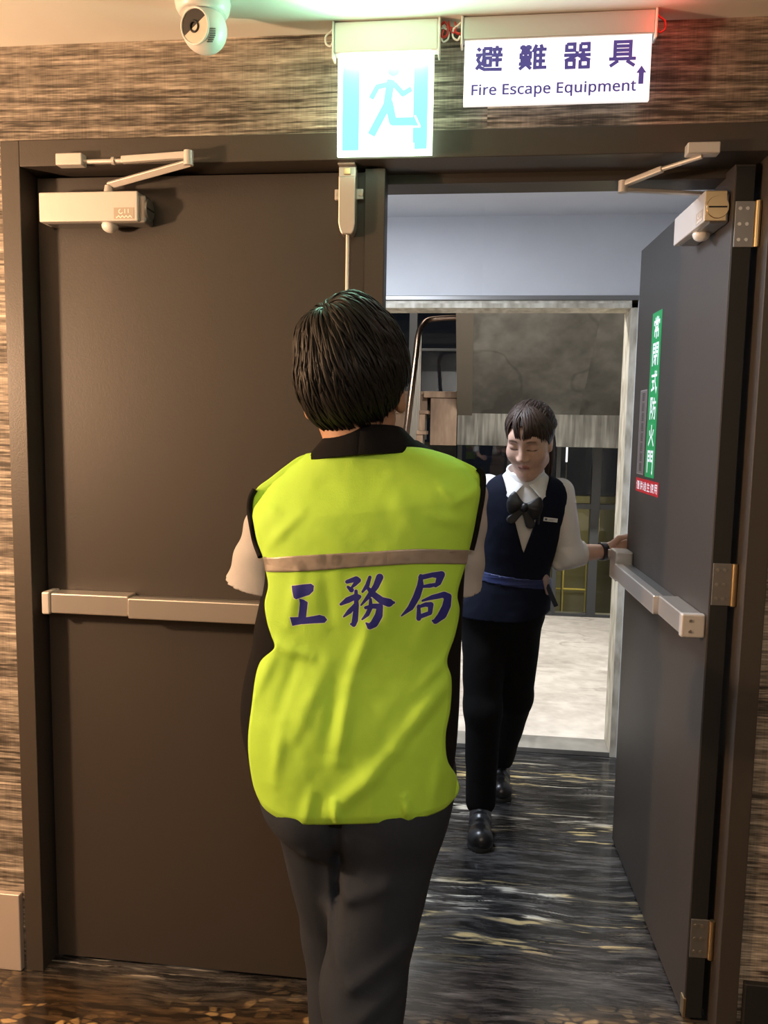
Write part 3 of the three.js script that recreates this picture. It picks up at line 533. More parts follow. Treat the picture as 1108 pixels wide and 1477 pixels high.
// lamps outside the frame that light the place
{
  const glow = (c, i) => std({ color: 0xffffff, emissive: lin(...c), emissiveIntensity: i });
  for (const [k, label] of [['corridor', 'wide recessed corridor ceiling light facing the double door'], ['corridorFar', 'small square recessed corridor ceiling light near the open leaf'], ['lobby', 'recessed cool white lobby ceiling light above the doors'], ['landing', 'flat ceiling light under the next landing'], ['stair', 'flat ceiling light over the half landing']]) {
    const L = LAMPS[k], t = thing('ceiling_light', label, 'lamp', L.at);
    mesh('diffuser', bx(-L.w / 2, L.w / 2, -0.012, 0, -L.h / 2, L.h / 2, 0.002), glow(L.color, 1.2), t);
    const f = 0.02; mesh('frame', [bx(-L.w / 2 - f, -L.w / 2, -0.01, 0.003, -L.h / 2 - f, L.h / 2 + f), bx(L.w / 2, L.w / 2 + f, -0.01, 0.003, -L.h / 2 - f, L.h / 2 + f), bx(-L.w / 2, L.w / 2, -0.01, 0.003, -L.h / 2 - f, -L.h / 2), bx(-L.w / 2, L.w / 2, -0.01, 0.003, L.h / 2, L.h / 2 + f)], M.whitePlastic, t);
  }
  const t = thing('wall_sconce', 'warm opal wall lamp on the corridor side wall', 'lamp', [-2.5, SCONCE.at[1], SCONCE.at[2]]);
  mesh('shade', new THREE.SphereGeometry(0.11, 32, 20).translate(0.38, 0, 0), glow(SCONCE.color, 1.6), t);
  mesh('bracket', [cyl([0.02, 0, 0], [0.28, 0, 0], 0.012)], M.brass, t);
  mesh('wall_plate', cyl([0, 0, 0], [0.02, 0, 0], 0.06, 0.06, 32), M.brass, t);
}

// ================================================================ PEOPLE
// distance fields: tapered capsules and ellipsoids joined by a smooth minimum, meshed as a surface net
const smin = (a, b, k) => { const h = Math.max(k - Math.abs(a - b), 0) / k; return Math.min(a, b) - h * h * k * 0.25; };
function cap(a, b, ra, rb = ra) {
  const bx_ = b[0] - a[0], by = b[1] - a[1], bz = b[2] - a[2], L = bx_ * bx_ + by * by + bz * bz;
  return (x, y, z) => { const px = x - a[0], py = y - a[1], pz = z - a[2]; const t = clamp((px * bx_ + py * by + pz * bz) / L); const dx = px - bx_ * t, dy = py - by * t, dz = pz - bz * t; return Math.sqrt(dx * dx + dy * dy + dz * dz) - (ra + (rb - ra) * t); };
}
function ell(c, r) {
  return (x, y, z) => { const px = (x - c[0]), py = (y - c[1]), pz = (z - c[2]); const a = px / r[0], b = py / r[1], d = pz / r[2]; const k0 = Math.sqrt(a * a + b * b + d * d); const e = px / (r[0] * r[0]), g = py / (r[1] * r[1]), h = pz / (r[2] * r[2]); const k1 = Math.sqrt(e * e + g * g + h * h); return k1 < 1e-9 ? -Math.min(...r) : k0 * (k0 - 1) / k1; };
}
const join = (list, k) => (x, y, z) => { let d = list[0](x, y, z); for (let i = 1; i < list.length; i++) d = smin(d, list[i](x, y, z), k); return d; };
function net(f, lo, hi, cell, colorFn) {
  const n = [0, 1, 2].map((i) => Math.ceil((hi[i] - lo[i]) / cell) + 1), [nx, ny, nz] = n;
  const v = new Float32Array(nx * ny * nz);
  for (let k = 0, q = 0; k < nz; k++) for (let j = 0; j < ny; j++) for (let i = 0; i < nx; i++, q++) v[q] = f(lo[0] + i * cell, lo[1] + j * cell, lo[2] + k * cell);
  const id = new Int32Array(nx * ny * nz).fill(-1), pos = [], I = (i, j, k) => i + nx * (j + ny * k);
  for (let k = 0; k + 1 < nz; k++) for (let j = 0; j + 1 < ny; j++) for (let i = 0; i + 1 < nx; i++) {
    let m = 0; const c = [];
    for (let q = 0; q < 8; q++) { const w = v[I(i + (q & 1), j + ((q >> 1) & 1), k + (q >> 2))]; c.push(w); if (w < 0) m |= 1 << q; }
    if (m === 0 || m === 255) continue;
    let sx = 0, sy = 0, sz = 0, s = 0;
    for (let a = 0; a < 8; a++) for (let bit = 1; bit < 8; bit <<= 1) {
      if (a & bit) continue; const b = a | bit; if ((c[a] < 0) === (c[b] < 0)) continue;
      const t = c[a] / (c[a] - c[b]);
      sx += (a & 1) + (bit === 1 ? t : 0); sy += ((a >> 1) & 1) + (bit === 2 ? t : 0); sz += (a >> 2) + (bit === 4 ? t : 0); s++;
    }
    id[I(i, j, k)] = pos.length / 3;
    pos.push(lo[0] + (i + sx / s) * cell, lo[1] + (j + sy / s) * cell, lo[2] + (k + sz / s) * cell);
  }
  const idx = [];
  const quad = (a, b, c, d, flip) => { if (a < 0 || b < 0 || c < 0 || d < 0) return; if (flip) idx.push(a, d, c, a, c, b); else idx.push(a, b, c, a, c, d); };
  for (let k = 0; k + 1 < nz; k++) for (let j = 0; j + 1 < ny; j++) for (let i = 0; i + 1 < nx; i++) {
    const s = v[I(i, j, k)] < 0;
    if (j && k && s !== (v[I(i + 1, j, k)] < 0)) quad(id[I(i, j - 1, k - 1)], id[I(i, j, k - 1)], id[I(i, j, k)], id[I(i, j - 1, k)], !s);
    if (i && k && s !== (v[I(i, j + 1, k)] < 0)) quad(id[I(i - 1, j, k - 1)], id[I(i - 1, j, k)], id[I(i, j, k)], id[I(i, j, k - 1)], !s);
    if (i && j && s !== (v[I(i, j, k + 1)] < 0)) quad(id[I(i - 1, j - 1, k)], id[I(i, j - 1, k)], id[I(i, j, k)], id[I(i - 1, j, k)], !s);
  }
  const g = new THREE.BufferGeometry(), N = new Float32Array(pos.length), e = cell * 0.5;
  for (let q = 0; q < pos.length; q += 3) {
    const [x, y, z] = [pos[q], pos[q + 1], pos[q + 2]];
    let a = f(x + e, y, z) - f(x - e, y, z), b = f(x, y + e, z) - f(x, y - e, z), c = f(x, y, z + e) - f(x, y, z - e); const l = Math.hypot(a, b, c) || 1;
    N[q] = a / l; N[q + 1] = b / l; N[q + 2] = c / l;
  }
  g.setAttribute('position', new THREE.Float32BufferAttribute(pos, 3)); g.setAttribute('normal', new THREE.BufferAttribute(N, 3)); g.setIndex(idx);
  const uv = new Float32Array(pos.length / 3 * 2); for (let q = 0; q < pos.length / 3; q++) { uv[2 * q] = pos[3 * q]; uv[2 * q + 1] = pos[3 * q + 1]; }
  g.setAttribute('uv', new THREE.BufferAttribute(uv, 2));
  if (colorFn) { const C = new Float32Array(pos.length); for (let q = 0; q < pos.length; q += 3) { const c = colorFn(pos[q], pos[q + 1], pos[q + 2]); C[q] = c[0]; C[q + 1] = c[1]; C[q + 2] = c[2]; } g.setAttribute('color', new THREE.BufferAttribute(C, 3)); }
  return g;
}
const n3 = (x, y, z, s) => (noise(x + z * 0.7, y - z * 0.6, s) + noise(y + 7.3, z + x * 0.5, s + 3)) / 2 - 0.5;
// torso from a table of rows [height, centre x, half width, half depth, centre z]
function torsoOf(T, n, tilt) {
  const row = (y) => {
    let i = 0; while (i < T.length - 2 && y > T[i + 1][0]) i++;
    const t = clamp((y - T[i][0]) / (T[i + 1][0] - T[i][0])), o = [];
    for (let c = 1; c < 5; c++) { const p0 = T[Math.max(0, i - 1)][c], p1 = T[i][c], p2 = T[i + 1][c], p3 = T[Math.min(T.length - 1, i + 2)][c]; o.push(0.5 * (2 * p1 + (p2 - p0) * t + (2 * p0 - 5 * p1 + 4 * p2 - p3) * t * t + (3 * p1 - p0 - 3 * p2 + p3) * t * t * t)); }
    return o;
  };
  const lean = (x, y) => y - (tilt ? tilt(y) * (x - T[4][1]) : 0);
  const y0 = T[0][0], y1 = T[T.length - 1][0];
  const sdf = (x, y, z) => { const yy = lean(x, y), [cx, a, b, zc] = row(clamp(yy, y0, y1)); const q = Math.pow(Math.pow(Math.abs(x - cx) / a, n) + Math.pow(Math.abs(z - zc) / b, n), 1 / n); const d = (q - 1) * Math.min(a, b); return Math.max(d, y0 - yy, yy - y1); };
  const depth = (x, y, side = 1) => { const [cx, a, b, zc] = row(clamp(lean(x, y), y0, y1)); const X = clamp(Math.abs(x - cx) / a, 0, 0.985); return zc + side * b * Math.pow(1 - Math.pow(X, n), 1 / n); };
  return { sdf, depth, row };
}
// head facing +z, origin between the ears
function headField(o) {
  const list = [ell([0, 0.032, -0.012], [0.074, 0.086, 0.094]), ell([0, -0.035, 0.022], [0.057, 0.079, 0.060]), cap([0, -0.100, 0.050], [0, -0.100, 0.052], 0.021), cap([-0.045, -0.07, 0.005], [-0.012, -0.102, 0.048], 0.018, 0.016), cap([0.045, -0.07, 0.005], [0.012, -0.102, 0.048], 0.018, 0.016), ell([-0.036, -0.030, 0.048], [0.028, 0.028, 0.026]), ell([0.036, -0.030, 0.048], [0.028, 0.028, 0.026]), cap([-0.03, 0.030, 0.066], [0.03, 0.030, 0.066], 0.015)];
  const skull = join(list, 0.03);
  const nose = join([cap([0, 0.014, 0.080], [0, -0.028, 0.099], 0.0075, 0.0105), ell([-0.0105, -0.033, 0.091], [0.008, 0.007, 0.010]), ell([0.0105, -0.033, 0.091], [0.008, 0.007, 0.010])], 0.010);
  const lips = join([cap([-0.020, -0.063, 0.074], [0, -0.0605, 0.0830], 0.003, 0.005), cap([0.020, -0.063, 0.074], [0, -0.0605, 0.0830], 0.003, 0.005), cap([-0.012, -0.0695, 0.0755], [0.012, -0.0695, 0.0755], 0.0062)], 0.006);
  const lidL = ell([-0.031, 0.004, 0.066], [0.0165, 0.0115, 0.0135]), lidR = ell([0.031, 0.004, 0.066], [0.0165, 0.0115, 0.0135]);
  const ey = o.earY ?? -0.008, ears = join([ell([-(o.earX ?? 0.079), ey, -0.012], [0.009, 0.031, 0.019]), ell([o.earX ?? 0.079, ey, -0.012], [0.009, 0.031, 0.019]), ell([-(o.earX ?? 0.079) - 0.001, ey - 0.022, -0.004], [0.007, 0.011, 0.009]), ell([(o.earX ?? 0.079) + 0.001, ey - 0.022, -0.004], [0.007, 0.011, 0.009])], 0.008);
  const neck = cap([0, -0.04, -0.022], o.neckEnd || [0, -0.22, -0.03], o.neckR || 0.050, (o.neckR || 0.05) * 1.04);
  const sockL = ell([-0.031, 0.010, 0.088], [0.019, 0.012, 0.014]), sockR = ell([0.031, 0.010, 0.088], [0.019, 0.012, 0.014]);
  return (x, y, z) => {
    let d = skull(x, y, z);
    d = -smin(-d, sockL(x, y, z), 0.014); d = -smin(-d, sockR(x, y, z), 0.014);
    d = smin(d, nose(x, y, z), 0.014); d = smin(d, lidL(x, y, z), 0.006); d = smin(d, lidR(x, y, z), 0.006);
    d = smin(d, lips(x, y, z), 0.008); d = smin(d, ears(x, y, z), 0.010); d = smin(d, neck(x, y, z), 0.03); return d;
  };
}
function skinColor(base) {                                 // lips, brows and lash lines are colours of the skin itself
  return (x, y, z) => {
    let c = base;
    const f = 0.94 + 0.12 * (noise(x * 260, y * 260, 5) - 0.5) + 0.08 * (noise(x * 60 + z * 40, y * 60, 6) - 0.5); c = c.map((v) => v * f);
    if (z > 0.06) {
      const lip = Math.hypot(x / 0.021, (y + 0.0655) / 0.0105); c = mixc(c, [0.42, 0.14, 0.12], 0.75 * (1 - sstep(0.75, 1.05, lip)));
      c = mixc(c, [0.12, 0.04, 0.035], 0.8 * (1 - sstep(0.0008, 0.0024, Math.abs(y + 0.0655 + 0.12 * Math.abs(x)))) * (Math.abs(x) < 0.019 ? 1 : 0));
      for (const s of [-1, 1]) {
        const dx = (s * x - 0.031) / 0.018, brow = Math.abs(y - 0.027 - 0.004 * (1 - dx * dx)) / 0.0042; if (Math.abs(dx) < 1) c = mixc(c, [0.07, 0.045, 0.035], 0.7 * (1 - sstep(0.5, 1.1, brow)) * (1 - sstep(0.7, 1, Math.abs(dx))));
        const lash = Math.abs(y + 0.0035 - 0.003 * dx * dx) / 0.0021; if (Math.abs(dx) < 0.95 && z < 0.095) c = mixc(c, [0.02, 0.014, 0.012], 0.92 * (1 - sstep(0.5, 1.2, lash)));
      }
    }
    return c;
  };
}
// hand: wrist W, forward F, palm side N (fingers curl to it), thumb side T
function handField(W, F, N, T, curls, size = 1) {
  const add = (p, ...vs) => { const o = [...p]; for (let i = 0; i < vs.length; i += 2) for (let k = 0; k < 3; k++) o[k] += vs[i][k] * vs[i + 1] * size; return o; };
  const palm = [], fingers = [];
  palm.push(cap(add(W, F, -0.03), add(W, F, 0.015), 0.024 * size, 0.025 * size));
  const offs = [0.030, 0.010, -0.010, -0.028], len = [0.072, 0.082, 0.076, 0.058];
  for (let i = 0; i < 4; i++) {
    const root = add(W, F, 0.085 - Math.abs(offs[i] - 0.008) * 0.25, T, offs[i]);
    palm.push(cap(add(W, F, 0.015, T, offs[i] * 0.6), root, 0.016 * size, 0.0115 * size));
    let p = root, a = 0; const c = curls[i];
    for (const [seg, r0, r1] of [[0.46, 0.0098, 0.009], [0.30, 0.009, 0.0082], [0.24, 0.0082, 0.0068]]) { a += c; const q = add(p, F, len[i] * seg * Math.cos(a), N, len[i] * seg * Math.sin(a)); fingers.push(cap(p, q, r0 * size, r1 * size)); p = q; }
  }
  const t0 = add(W, F, 0.022, T, 0.022, N, 0.008), t1 = add(t0, F, 0.028, T, 0.028, N, 0.010), t2 = add(t1, F, 0.028, T, 0.006, N, 0.012 * curls[4]), t3 = add(t2, F, 0.020, T, -0.006, N, 0.010 * curls[4]);
  const thumb = join([cap(t0, t1, 0.014 * size, 0.0115 * size), cap(t1, t2, 0.0112 * size, 0.0098 * size), cap(t2, t3, 0.0098 * size, 0.0076 * size)], 0.004);
  const P = join(palm, 0.012), FS_ = join(fingers, 0.0035);
  return (x, y, z) => smin(smin(P(x, y, z), FS_(x, y, z), 0.006), thumb(x, y, z), 0.006);
}
function bodyMerge(list) { return mergeGeometries(list.map((g) => { const h = g.toNonIndexed(); for (const k of Object.keys(h.attributes)) if (!['position', 'normal', 'color'].includes(k)) h.deleteAttribute(k); return h; })); }
// hair locks: flattened tapered tubes that follow a path
class Locks {
  constructor() { this.p = []; this.n = []; this.c = []; }
  add(pts, w, th, out, col) {
    const m = pts.length, S = 6, rings = [];
    for (let i = 0; i < m; i++) {
      const t = pts[Math.min(m - 1, i + 1)].clone().sub(pts[Math.max(0, i - 1)]).normalize(), o = out(pts[i]).clone(); o.addScaledVector(t, -o.dot(t)).normalize();
      const s = t.clone().cross(o), k = i / (m - 1), wi = w * Math.pow(Math.sin(Math.PI * (0.12 + 0.86 * k)), 0.7), ti = th * Math.pow(Math.sin(Math.PI * (0.10 + 0.88 * k)), 0.7), r = [];
      for (let q = 0; q < S; q++) { const a = q / S * Math.PI * 2, x = Math.cos(a), y = Math.sin(a); r.push([pts[i].clone().addScaledVector(s, x * wi).addScaledVector(o, y * ti), s.clone().multiplyScalar(x / w * th).addScaledVector(o, y).normalize()]); }
      rings.push(r);
    }
    for (let i = 0; i + 1 < m; i++) for (let q = 0; q < S; q++) { const a = rings[i][q], b = rings[i][(q + 1) % S], c = rings[i + 1][(q + 1) % S], d = rings[i + 1][q]; for (const v of [a, c, b, a, d, c]) { this.p.push(v[0].x, v[0].y, v[0].z); this.n.push(v[1].x, v[1].y, v[1].z); this.c.push(...col); } }
  }
  geo() { const g = new THREE.BufferGeometry(); g.setAttribute('position', new THREE.Float32BufferAttribute(this.p, 3)); g.setAttribute('normal', new THREE.Float32BufferAttribute(this.n, 3)); g.setAttribute('color', new THREE.Float32BufferAttribute(this.c, 3)); return g; }
}
const ellPoint = (d, r, c, lift = 0) => { const k = 1 / Math.hypot(d.x / r[0], d.y / r[1], d.z / r[2]); return V(d.x * (k + lift) + c[0], d.y * (k + lift) + c[1], d.z * (k + lift) + c[2]); };
const ellPointN = (d, r, c, lift, n) => { const k = 1 / Math.pow(Math.pow(Math.abs(d.x / r[0]), n) + Math.pow(Math.abs(d.y / r[1]), n) + Math.pow(Math.abs(d.z / r[2]), n), 1 / n); return V(d.x * (k + lift) + c[0], d.y * (k + lift) + c[1], d.z * (k + lift) + c[2]); };
const slerp = (a, b, t) => { const w = Math.acos(clamp(a.dot(b), -1, 1)); if (w < 1e-4) return a.clone(); return a.clone().multiplyScalar(Math.sin((1 - t) * w) / Math.sin(w)).addScaledVector(b, Math.sin(t * w) / Math.sin(w)); };
// a sheet of cloth on a grid of points with thickness and closed edges; uv in metres
function sheet(P, th) {
  const n = P.length, m = P[0].length, pos = [], uv = [], idx = [];
  const Nn = P.map((r, i) => r.map((_, j) => { const a = P[Math.min(n - 1, i + 1)][j].clone().sub(P[Math.max(0, i - 1)][j]), b = P[i][Math.min(m - 1, j + 1)].clone().sub(P[i][Math.max(0, j - 1)]); return b.cross(a).normalize(); }));
  for (const s of [0.5, -0.5]) for (let i = 0; i < n; i++) for (let j = 0; j < m; j++) { const p = P[i][j].clone().addScaledVector(Nn[i][j], s * th); pos.push(p.x, p.y, p.z); uv.push(p.x, p.y); }
  const A = (i, j) => i * m + j, B = (i, j) => n * m + i * m + j;
  for (let i = 0; i + 1 < n; i++) for (let j = 0; j + 1 < m; j++) { idx.push(A(i, j), A(i, j + 1), A(i + 1, j + 1), A(i, j), A(i + 1, j + 1), A(i + 1, j)); idx.push(B(i, j), B(i + 1, j + 1), B(i, j + 1), B(i, j), B(i + 1, j), B(i + 1, j + 1)); }
  const rim = []; for (let j = 0; j < m; j++) rim.push([0, j]); for (let i = 1; i < n; i++) rim.push([i, m - 1]); for (let j = m - 2; j >= 0; j--) rim.push([n - 1, j]); for (let i = n - 2; i > 0; i--) rim.push([i, 0]);
  for (let k = 0; k < rim.length; k++) { const a = rim[k], b = rim[(k + 1) % rim.length]; idx.push(A(...a), B(...a), B(...b), A(...a), B(...b), A(...b)); }
  const g = new THREE.BufferGeometry(); g.setAttribute('position', new THREE.Float32BufferAttribute(pos, 3)); g.setAttribute('uv', new THREE.Float32BufferAttribute(uv, 2)); g.setIndex(idx); g.computeVertexNormals(); return g;
}
function poly(pts) {                                       // arc-length parameter on a polyline, smoothed
  const c = new THREE.CatmullRomCurve3(pts.map((p) => V(p[0], p[1], 0)), false, 'centripetal'); const S = c.getSpacedPoints(300);
  return (t) => { const k = clamp(t) * 300, i = Math.min(299, Math.floor(k)); return [lerp(S[i].x, S[i + 1].x, k - i), lerp(S[i].y, S[i + 1].y, k - i)]; };
}
M.skin = new THREE.MeshPhysicalMaterial({ color: 0xffffff, vertexColors: true, roughness: 0.52, sheen: 0.2, sheenRoughness: 0.5 });
M.hair = new THREE.MeshPhysicalMaterial({ color: 0xffffff, vertexColors: true, roughness: 0.46, specularIntensity: 0.5 });
const texWeave = dataTex(256, 256, (u, v) => 0.5 + 0.22 * Math.sin(u * 256 * Math.PI / 2) * Math.sin(v * 256 * Math.PI / 2) + 0.35 * (noise(u * 90, v * 90, 131) - 0.5), false, [9, 9]);
const cloth = (r, g, b, rough = 0.85, bump = 0.0003, ex = {}) => new THREE.MeshPhysicalMaterial({ color: lin(r, g, b), roughness: rough, bumpMap: texWeave, bumpScale: bump, ...ex });

// ---------------------------------------------------------------- the man in the lime vest, seen from behind
{
  const BASE = [-0.19, 0, 0.53];
  const who = thing('person', 'person seen from behind in a lime vest with blue characters and a reflective band', 'person', BASE);
  const put = (name, geo, mat) => { geo.translate(-BASE[0], -BASE[1], -BASE[2]); return mesh(name, geo, mat, who); };
  const T = torsoOf([[0.70, -0.192, 0.150, 0.112, 0.525], [0.80, -0.198, 0.174, 0.122, 0.53], [0.95, -0.210, 0.200, 0.128, 0.53], [1.09, -0.200, 0.192, 0.108, 0.528], [1.24, -0.184, 0.182, 0.118, 0.53], [1.325, -0.184, 0.198, 0.110, 0.528], [1.375, -0.184, 0.168, 0.086, 0.525], [1.415, -0.186, 0.112, 0.076, 0.522], [1.46, -0.19, 0.055, 0.055, 0.528]], 2.4, (y) => 0.13 * sstep(1.12, 1.36, y));
  // head frame: faces away, leans a little to its left
  const HM = new THREE.Matrix4().compose(V(-0.210, 1.540, 0.530), new THREE.Quaternion().setFromEuler(new THREE.Euler(0.05, Math.PI - 0.10, 0.0, 'YXZ')).premultiply(new THREE.Quaternion().setFromAxisAngle(V(0, 0, 1), 0.08)), V(1, 1, 1));
  // arms
  const SL = [-0.342, 1.300, 0.522], EL = [-0.338, 1.085, 0.44], WL = [-0.315, 1.03, 0.255], SR = [-0.034, 1.325, 0.522], ER = [-0.078, 1.095, 0.41], WR = [-0.105, 1.04, 0.235];
  const armL = join([cap(SL, EL, 0.050, 0.040), cap(EL, WL, 0.040, 0.027)], 0.02), armR = join([cap(SR, ER, 0.050, 0.040), cap(ER, WR, 0.040, 0.027)], 0.02);
  const skin = [0.50, 0.29, 0.19];
  const tan = (x, y, z) => skin.map((v) => v * (0.95 + 0.1 * noise(x * 150, y * 150 + z * 90, 3)));
  const handsAt = [[WL, [0.55, -0.12, -0.83], [0.83, 0, 0.55]], [WR, [-0.55, -0.12, -0.83], [-0.83, 0, 0.55]]];
  const parts = [];
  { const g = net(headField({ earY: -0.030, neckR: 0.052, neckEnd: [0, -0.22, 0.012] }), [-0.11, -0.20, -0.13], [0.11, 0.135, 0.13], 0.003, skinColor(skin)); g.applyMatrix4(HM); parts.push(g); }
  parts.push(net(join([armL, armR, (x, y, z) => T.sdf(x, y, z) + 0.016], 0.02), [-0.45, 0.98, 0.20], [0.06, 1.48, 0.70], 0.009, tan));
  for (const [w, f, n] of handsAt) { const F = V(...f).normalize().toArray(), N = V(...n).normalize().toArray(), s = w === WL ? 1 : -1; parts.push(net(handField(w, F, N, [0, 1, 0], [0.55, 0.6, 0.6, 0.6, 1]), [w[0] - 0.14, w[1] - 0.09, w[2] - 0.16], [w[0] + 0.14, w[1] + 0.12, w[2] + 0.06], 0.004, tan)); }
  put('body', bodyMerge(parts), M.skin);
  // short sleeved polo shirt: sleeves with flared hems
  const shirt = cloth(0.44, 0.43, 0.43, 0.9, 0.0004);
  const sleeve = (S, E, r0, r1, cut) => { const d = V(E[0] - S[0], E[1] - S[1], E[2] - S[2]).normalize(); const c = cap(S, E, r0, r1); return (x, y, z) => { const t = (x - S[0]) * d.x + (y - S[1]) * d.y + (z - S[2]) * d.z; const wr = 0.0035 * n3(x * 20, y * 26, z * 20, 7) + 0.002 * Math.sin(x * 60 + y * 90); return Math.max(c(x, y, z) + wr, t - cut); }; };
  put('sleeve', net(sleeve([-0.346, 1.305, 0.522], [-0.386, 1.06, 0.49], 0.046, 0.096, 0.128), [-0.52, 1.06, 0.38], [-0.27, 1.42, 0.64], 0.004), shirt);
  put('sleeve', net(sleeve([-0.026, 1.338, 0.522], [-0.052, 1.06, 0.46], 0.047, 0.064, 0.155), [-0.14, 1.06, 0.36], [0.06, 1.43, 0.62], 0.004), shirt);
  // collar: a folded band round the neck
  { const ring = (y, a, b, dx, dz, th) => { const r = []; for (let k = 0; k <= 48; k++) { const w = k / 48 * Math.PI * 2; r.push(V(-0.188 + dx + a * Math.sin(w), y + 0.09 * a * Math.sin(w) + 0.012 * Math.cos(w), 0.530 + dz + b * Math.cos(w))); } return r; };
    const rows = [ring(1.430, 0.057, 0.057, 0, 0), ring(1.447, 0.060, 0.060, 0, 0), ring(1.450, 0.064, 0.064, 0, 0), ring(1.436, 0.077, 0.072, 0, 0), ring(1.420, 0.092, 0.080, 0, 0), ring(1.404, 0.106, 0.086, 0, 0)];
    put('collar', sheet(rows, 0.003), cloth(0.008, 0.008, 0.009, 0.9, 0.0003, { specularIntensity: 0.25 })); }
  // vest: black lining and side panels
  const wr = (x, y, z) => 0.006 * n3(x * 9, y * 9, z * 9, 11) + 0.003 * n3(x * 26, y * 22, z * 26, 12);
  const arms = join([cap([SL[0] - 0.006, 1.355, 0.525], [SL[0], 1.22, 0.52], 0.052, 0.058), cap([SR[0] + 0.006, 1.385, 0.525], [SR[0] + 0.004, 1.22, 0.51], 0.050, 0.054)], 0.01);
  put('vest_lining', net((x, y, z) => Math.max(T.sdf(x, y, z) + 0.006 + wr(x, y, z) * 0.4, 0.825 - y - 0.02 * Math.cos((x + 0.2) * 14), y - 1.44), [-0.43, 0.78, 0.38], [0.03, 1.46, 0.70], 0.007), cloth(0.008, 0.008, 0.009, 0.9, 0.0003, { specularIntensity: 0.25 }));
  // lime panels with printed characters
  const lime = [0.50, 0.80, 0.035];
  const X0 = -0.42, X1 = 0.04, Y0 = 0.76, Y1 = 1.46, PXM = 2800;
  const tex = canvasTex(Math.round((X1 - X0) * PXM), Math.round((Y1 - Y0) * PXM), (g, w, h) => {
    g.fillStyle = '#b3e64a'; g.fillRect(0, 0, w, h);
    const toC = (px, py) => { const p = at(px, py, 0.642); return [(p.x - X0) * PXM, h - (p.y - Y0) * PXM]; };
    const z = (x, y) => toC(380 + x / 3.693, 780 + y / 3.693);
    const shapes = [];
    const area = (pts) => shapes.push(pts.map((p) => z(...p)));
    const brush = (...raw) => { const s = raw.map(([a, b, c]) => [a, b, c * 1.5]);                              // [x, y, width] of a brush stroke: discs and quads along it
      for (let i = 0; i + 1 < s.length; i++) { const [ax, ay, aw] = s[i], [bx2, by2, bw] = s[i + 1], L = Math.hypot(bx2 - ax, by2 - ay) || 1, nx = -(by2 - ay) / L, ny = (bx2 - ax) / L;
        area([[ax + nx * aw / 2, ay + ny * aw / 2], [bx2 + nx * bw / 2, by2 + ny * bw / 2], [bx2 - nx * bw / 2, by2 - ny * bw / 2], [ax - nx * aw / 2, ay - ny * aw / 2]]); }
      for (const [ax, ay, aw] of s) { const c = []; for (let k = 0; k < 12; k++) c.push([ax + aw / 2 * Math.cos(k / 12 * 6.283), ay + aw / 2 * Math.sin(k / 12 * 6.283)]); area(c); }
    };
    area([[150, 240], [200, 232], [258, 225], [274, 236], [270, 264], [248, 286], [205, 300], [176, 310], [163, 302], [154, 268]]);
    area([[192, 306], [216, 312], [238, 326], [233, 365], [227, 408], [300, 394], [326, 402], [340, 421], [326, 437], [270, 440], [200, 447], [150, 458], [143, 432], [138, 410], [184, 408], [190, 370], [195, 332]]);
    brush([452, 212, 14], [500, 197, 20], [512, 204, 18], [492, 226, 14], [476, 242, 8]); brush([456, 240, 10], [474, 256, 18]);
    brush([416, 334, 10], [452, 312, 22], [498, 290, 20], [516, 292, 14], [504, 316, 6]); brush([498, 262, 12], [499, 340, 18], [490, 420, 22], [482, 444, 18], [468, 442, 8]); brush([494, 336, 14], [462, 372, 18], [430, 402, 6]);
    brush([572, 188, 12], [558, 232, 16], [532, 266, 8]); brush([624, 188, 26], [604, 236, 22], [570, 284, 18], [524, 338, 6]); brush([556, 240, 10], [590, 280, 22], [630, 312, 26], [672, 326, 30], [696, 326, 10]);
    brush([548, 352, 12], [590, 344, 18], [624, 346, 22], [616, 396, 28], [592, 438, 28], [570, 452, 22], [550, 434, 6]); brush([574, 306, 10], [574, 350, 16], [556, 388, 16], [528, 416, 6]);
    brush([838, 186, 12], [836, 240, 24], [816, 300, 26], [784, 358, 22], [735, 402, 5]); brush([838, 196, 18], [900, 186, 18], [944, 192, 28], [930, 232, 22], [916, 246, 14]); brush([848, 246, 10], [886, 244, 16], [922, 240, 12]);
    brush([846, 324, 8], [900, 308, 18], [958, 300, 22], [980, 318, 26], [972, 368, 32], [948, 416, 34], [916, 442, 22], [900, 436, 8]); brush([826, 352, 12], [826, 420, 18]); brush([822, 358, 10], [862, 346, 16], [890, 348, 20], [886, 392, 16], [828, 412, 16]);
    const draw = () => { for (const s of shapes) { g.beginPath(); s.forEach((p, i) => g[i ? 'lineTo' : 'moveTo'](p[0], p[1])); g.closePath(); g.fill(); } };
    g.lineJoin = 'round'; g.strokeStyle = '#e9eed0'; g.lineWidth = 5; for (const s of shapes) { g.beginPath(); s.forEach((p, i) => g[i ? 'lineTo' : 'moveTo'](p[0], p[1])); g.closePath(); g.stroke(); }
    g.fillStyle = '#2b2f8e'; draw();
  });
  tex.wrapS = tex.wrapT = THREE.ClampToEdgeWrapping; tex.repeat.set(1 / (X1 - X0), 1 / (Y1 - Y0)); tex.offset.set(-X0 / (X1 - X0), -Y0 / (Y1 - Y0));
  const limeBack = new THREE.MeshPhysicalMaterial({ map: tex, roughness: 0.75, bumpMap: texWeave, bumpScale: 0.0003, sheen: 0.3, sheenRoughness: 0.6, sheenColor: lin(0.6, 0.9, 0.2) });
  const left = poly([[372, 1148], [366, 1130], [359, 1075], [364, 1020], [376, 956], [397, 934], [392, 915], [387, 899], [383, 871], [388, 845], [385, 825], [381, 805], [372, 780], [367, 755], [364, 735], [365, 718]]);
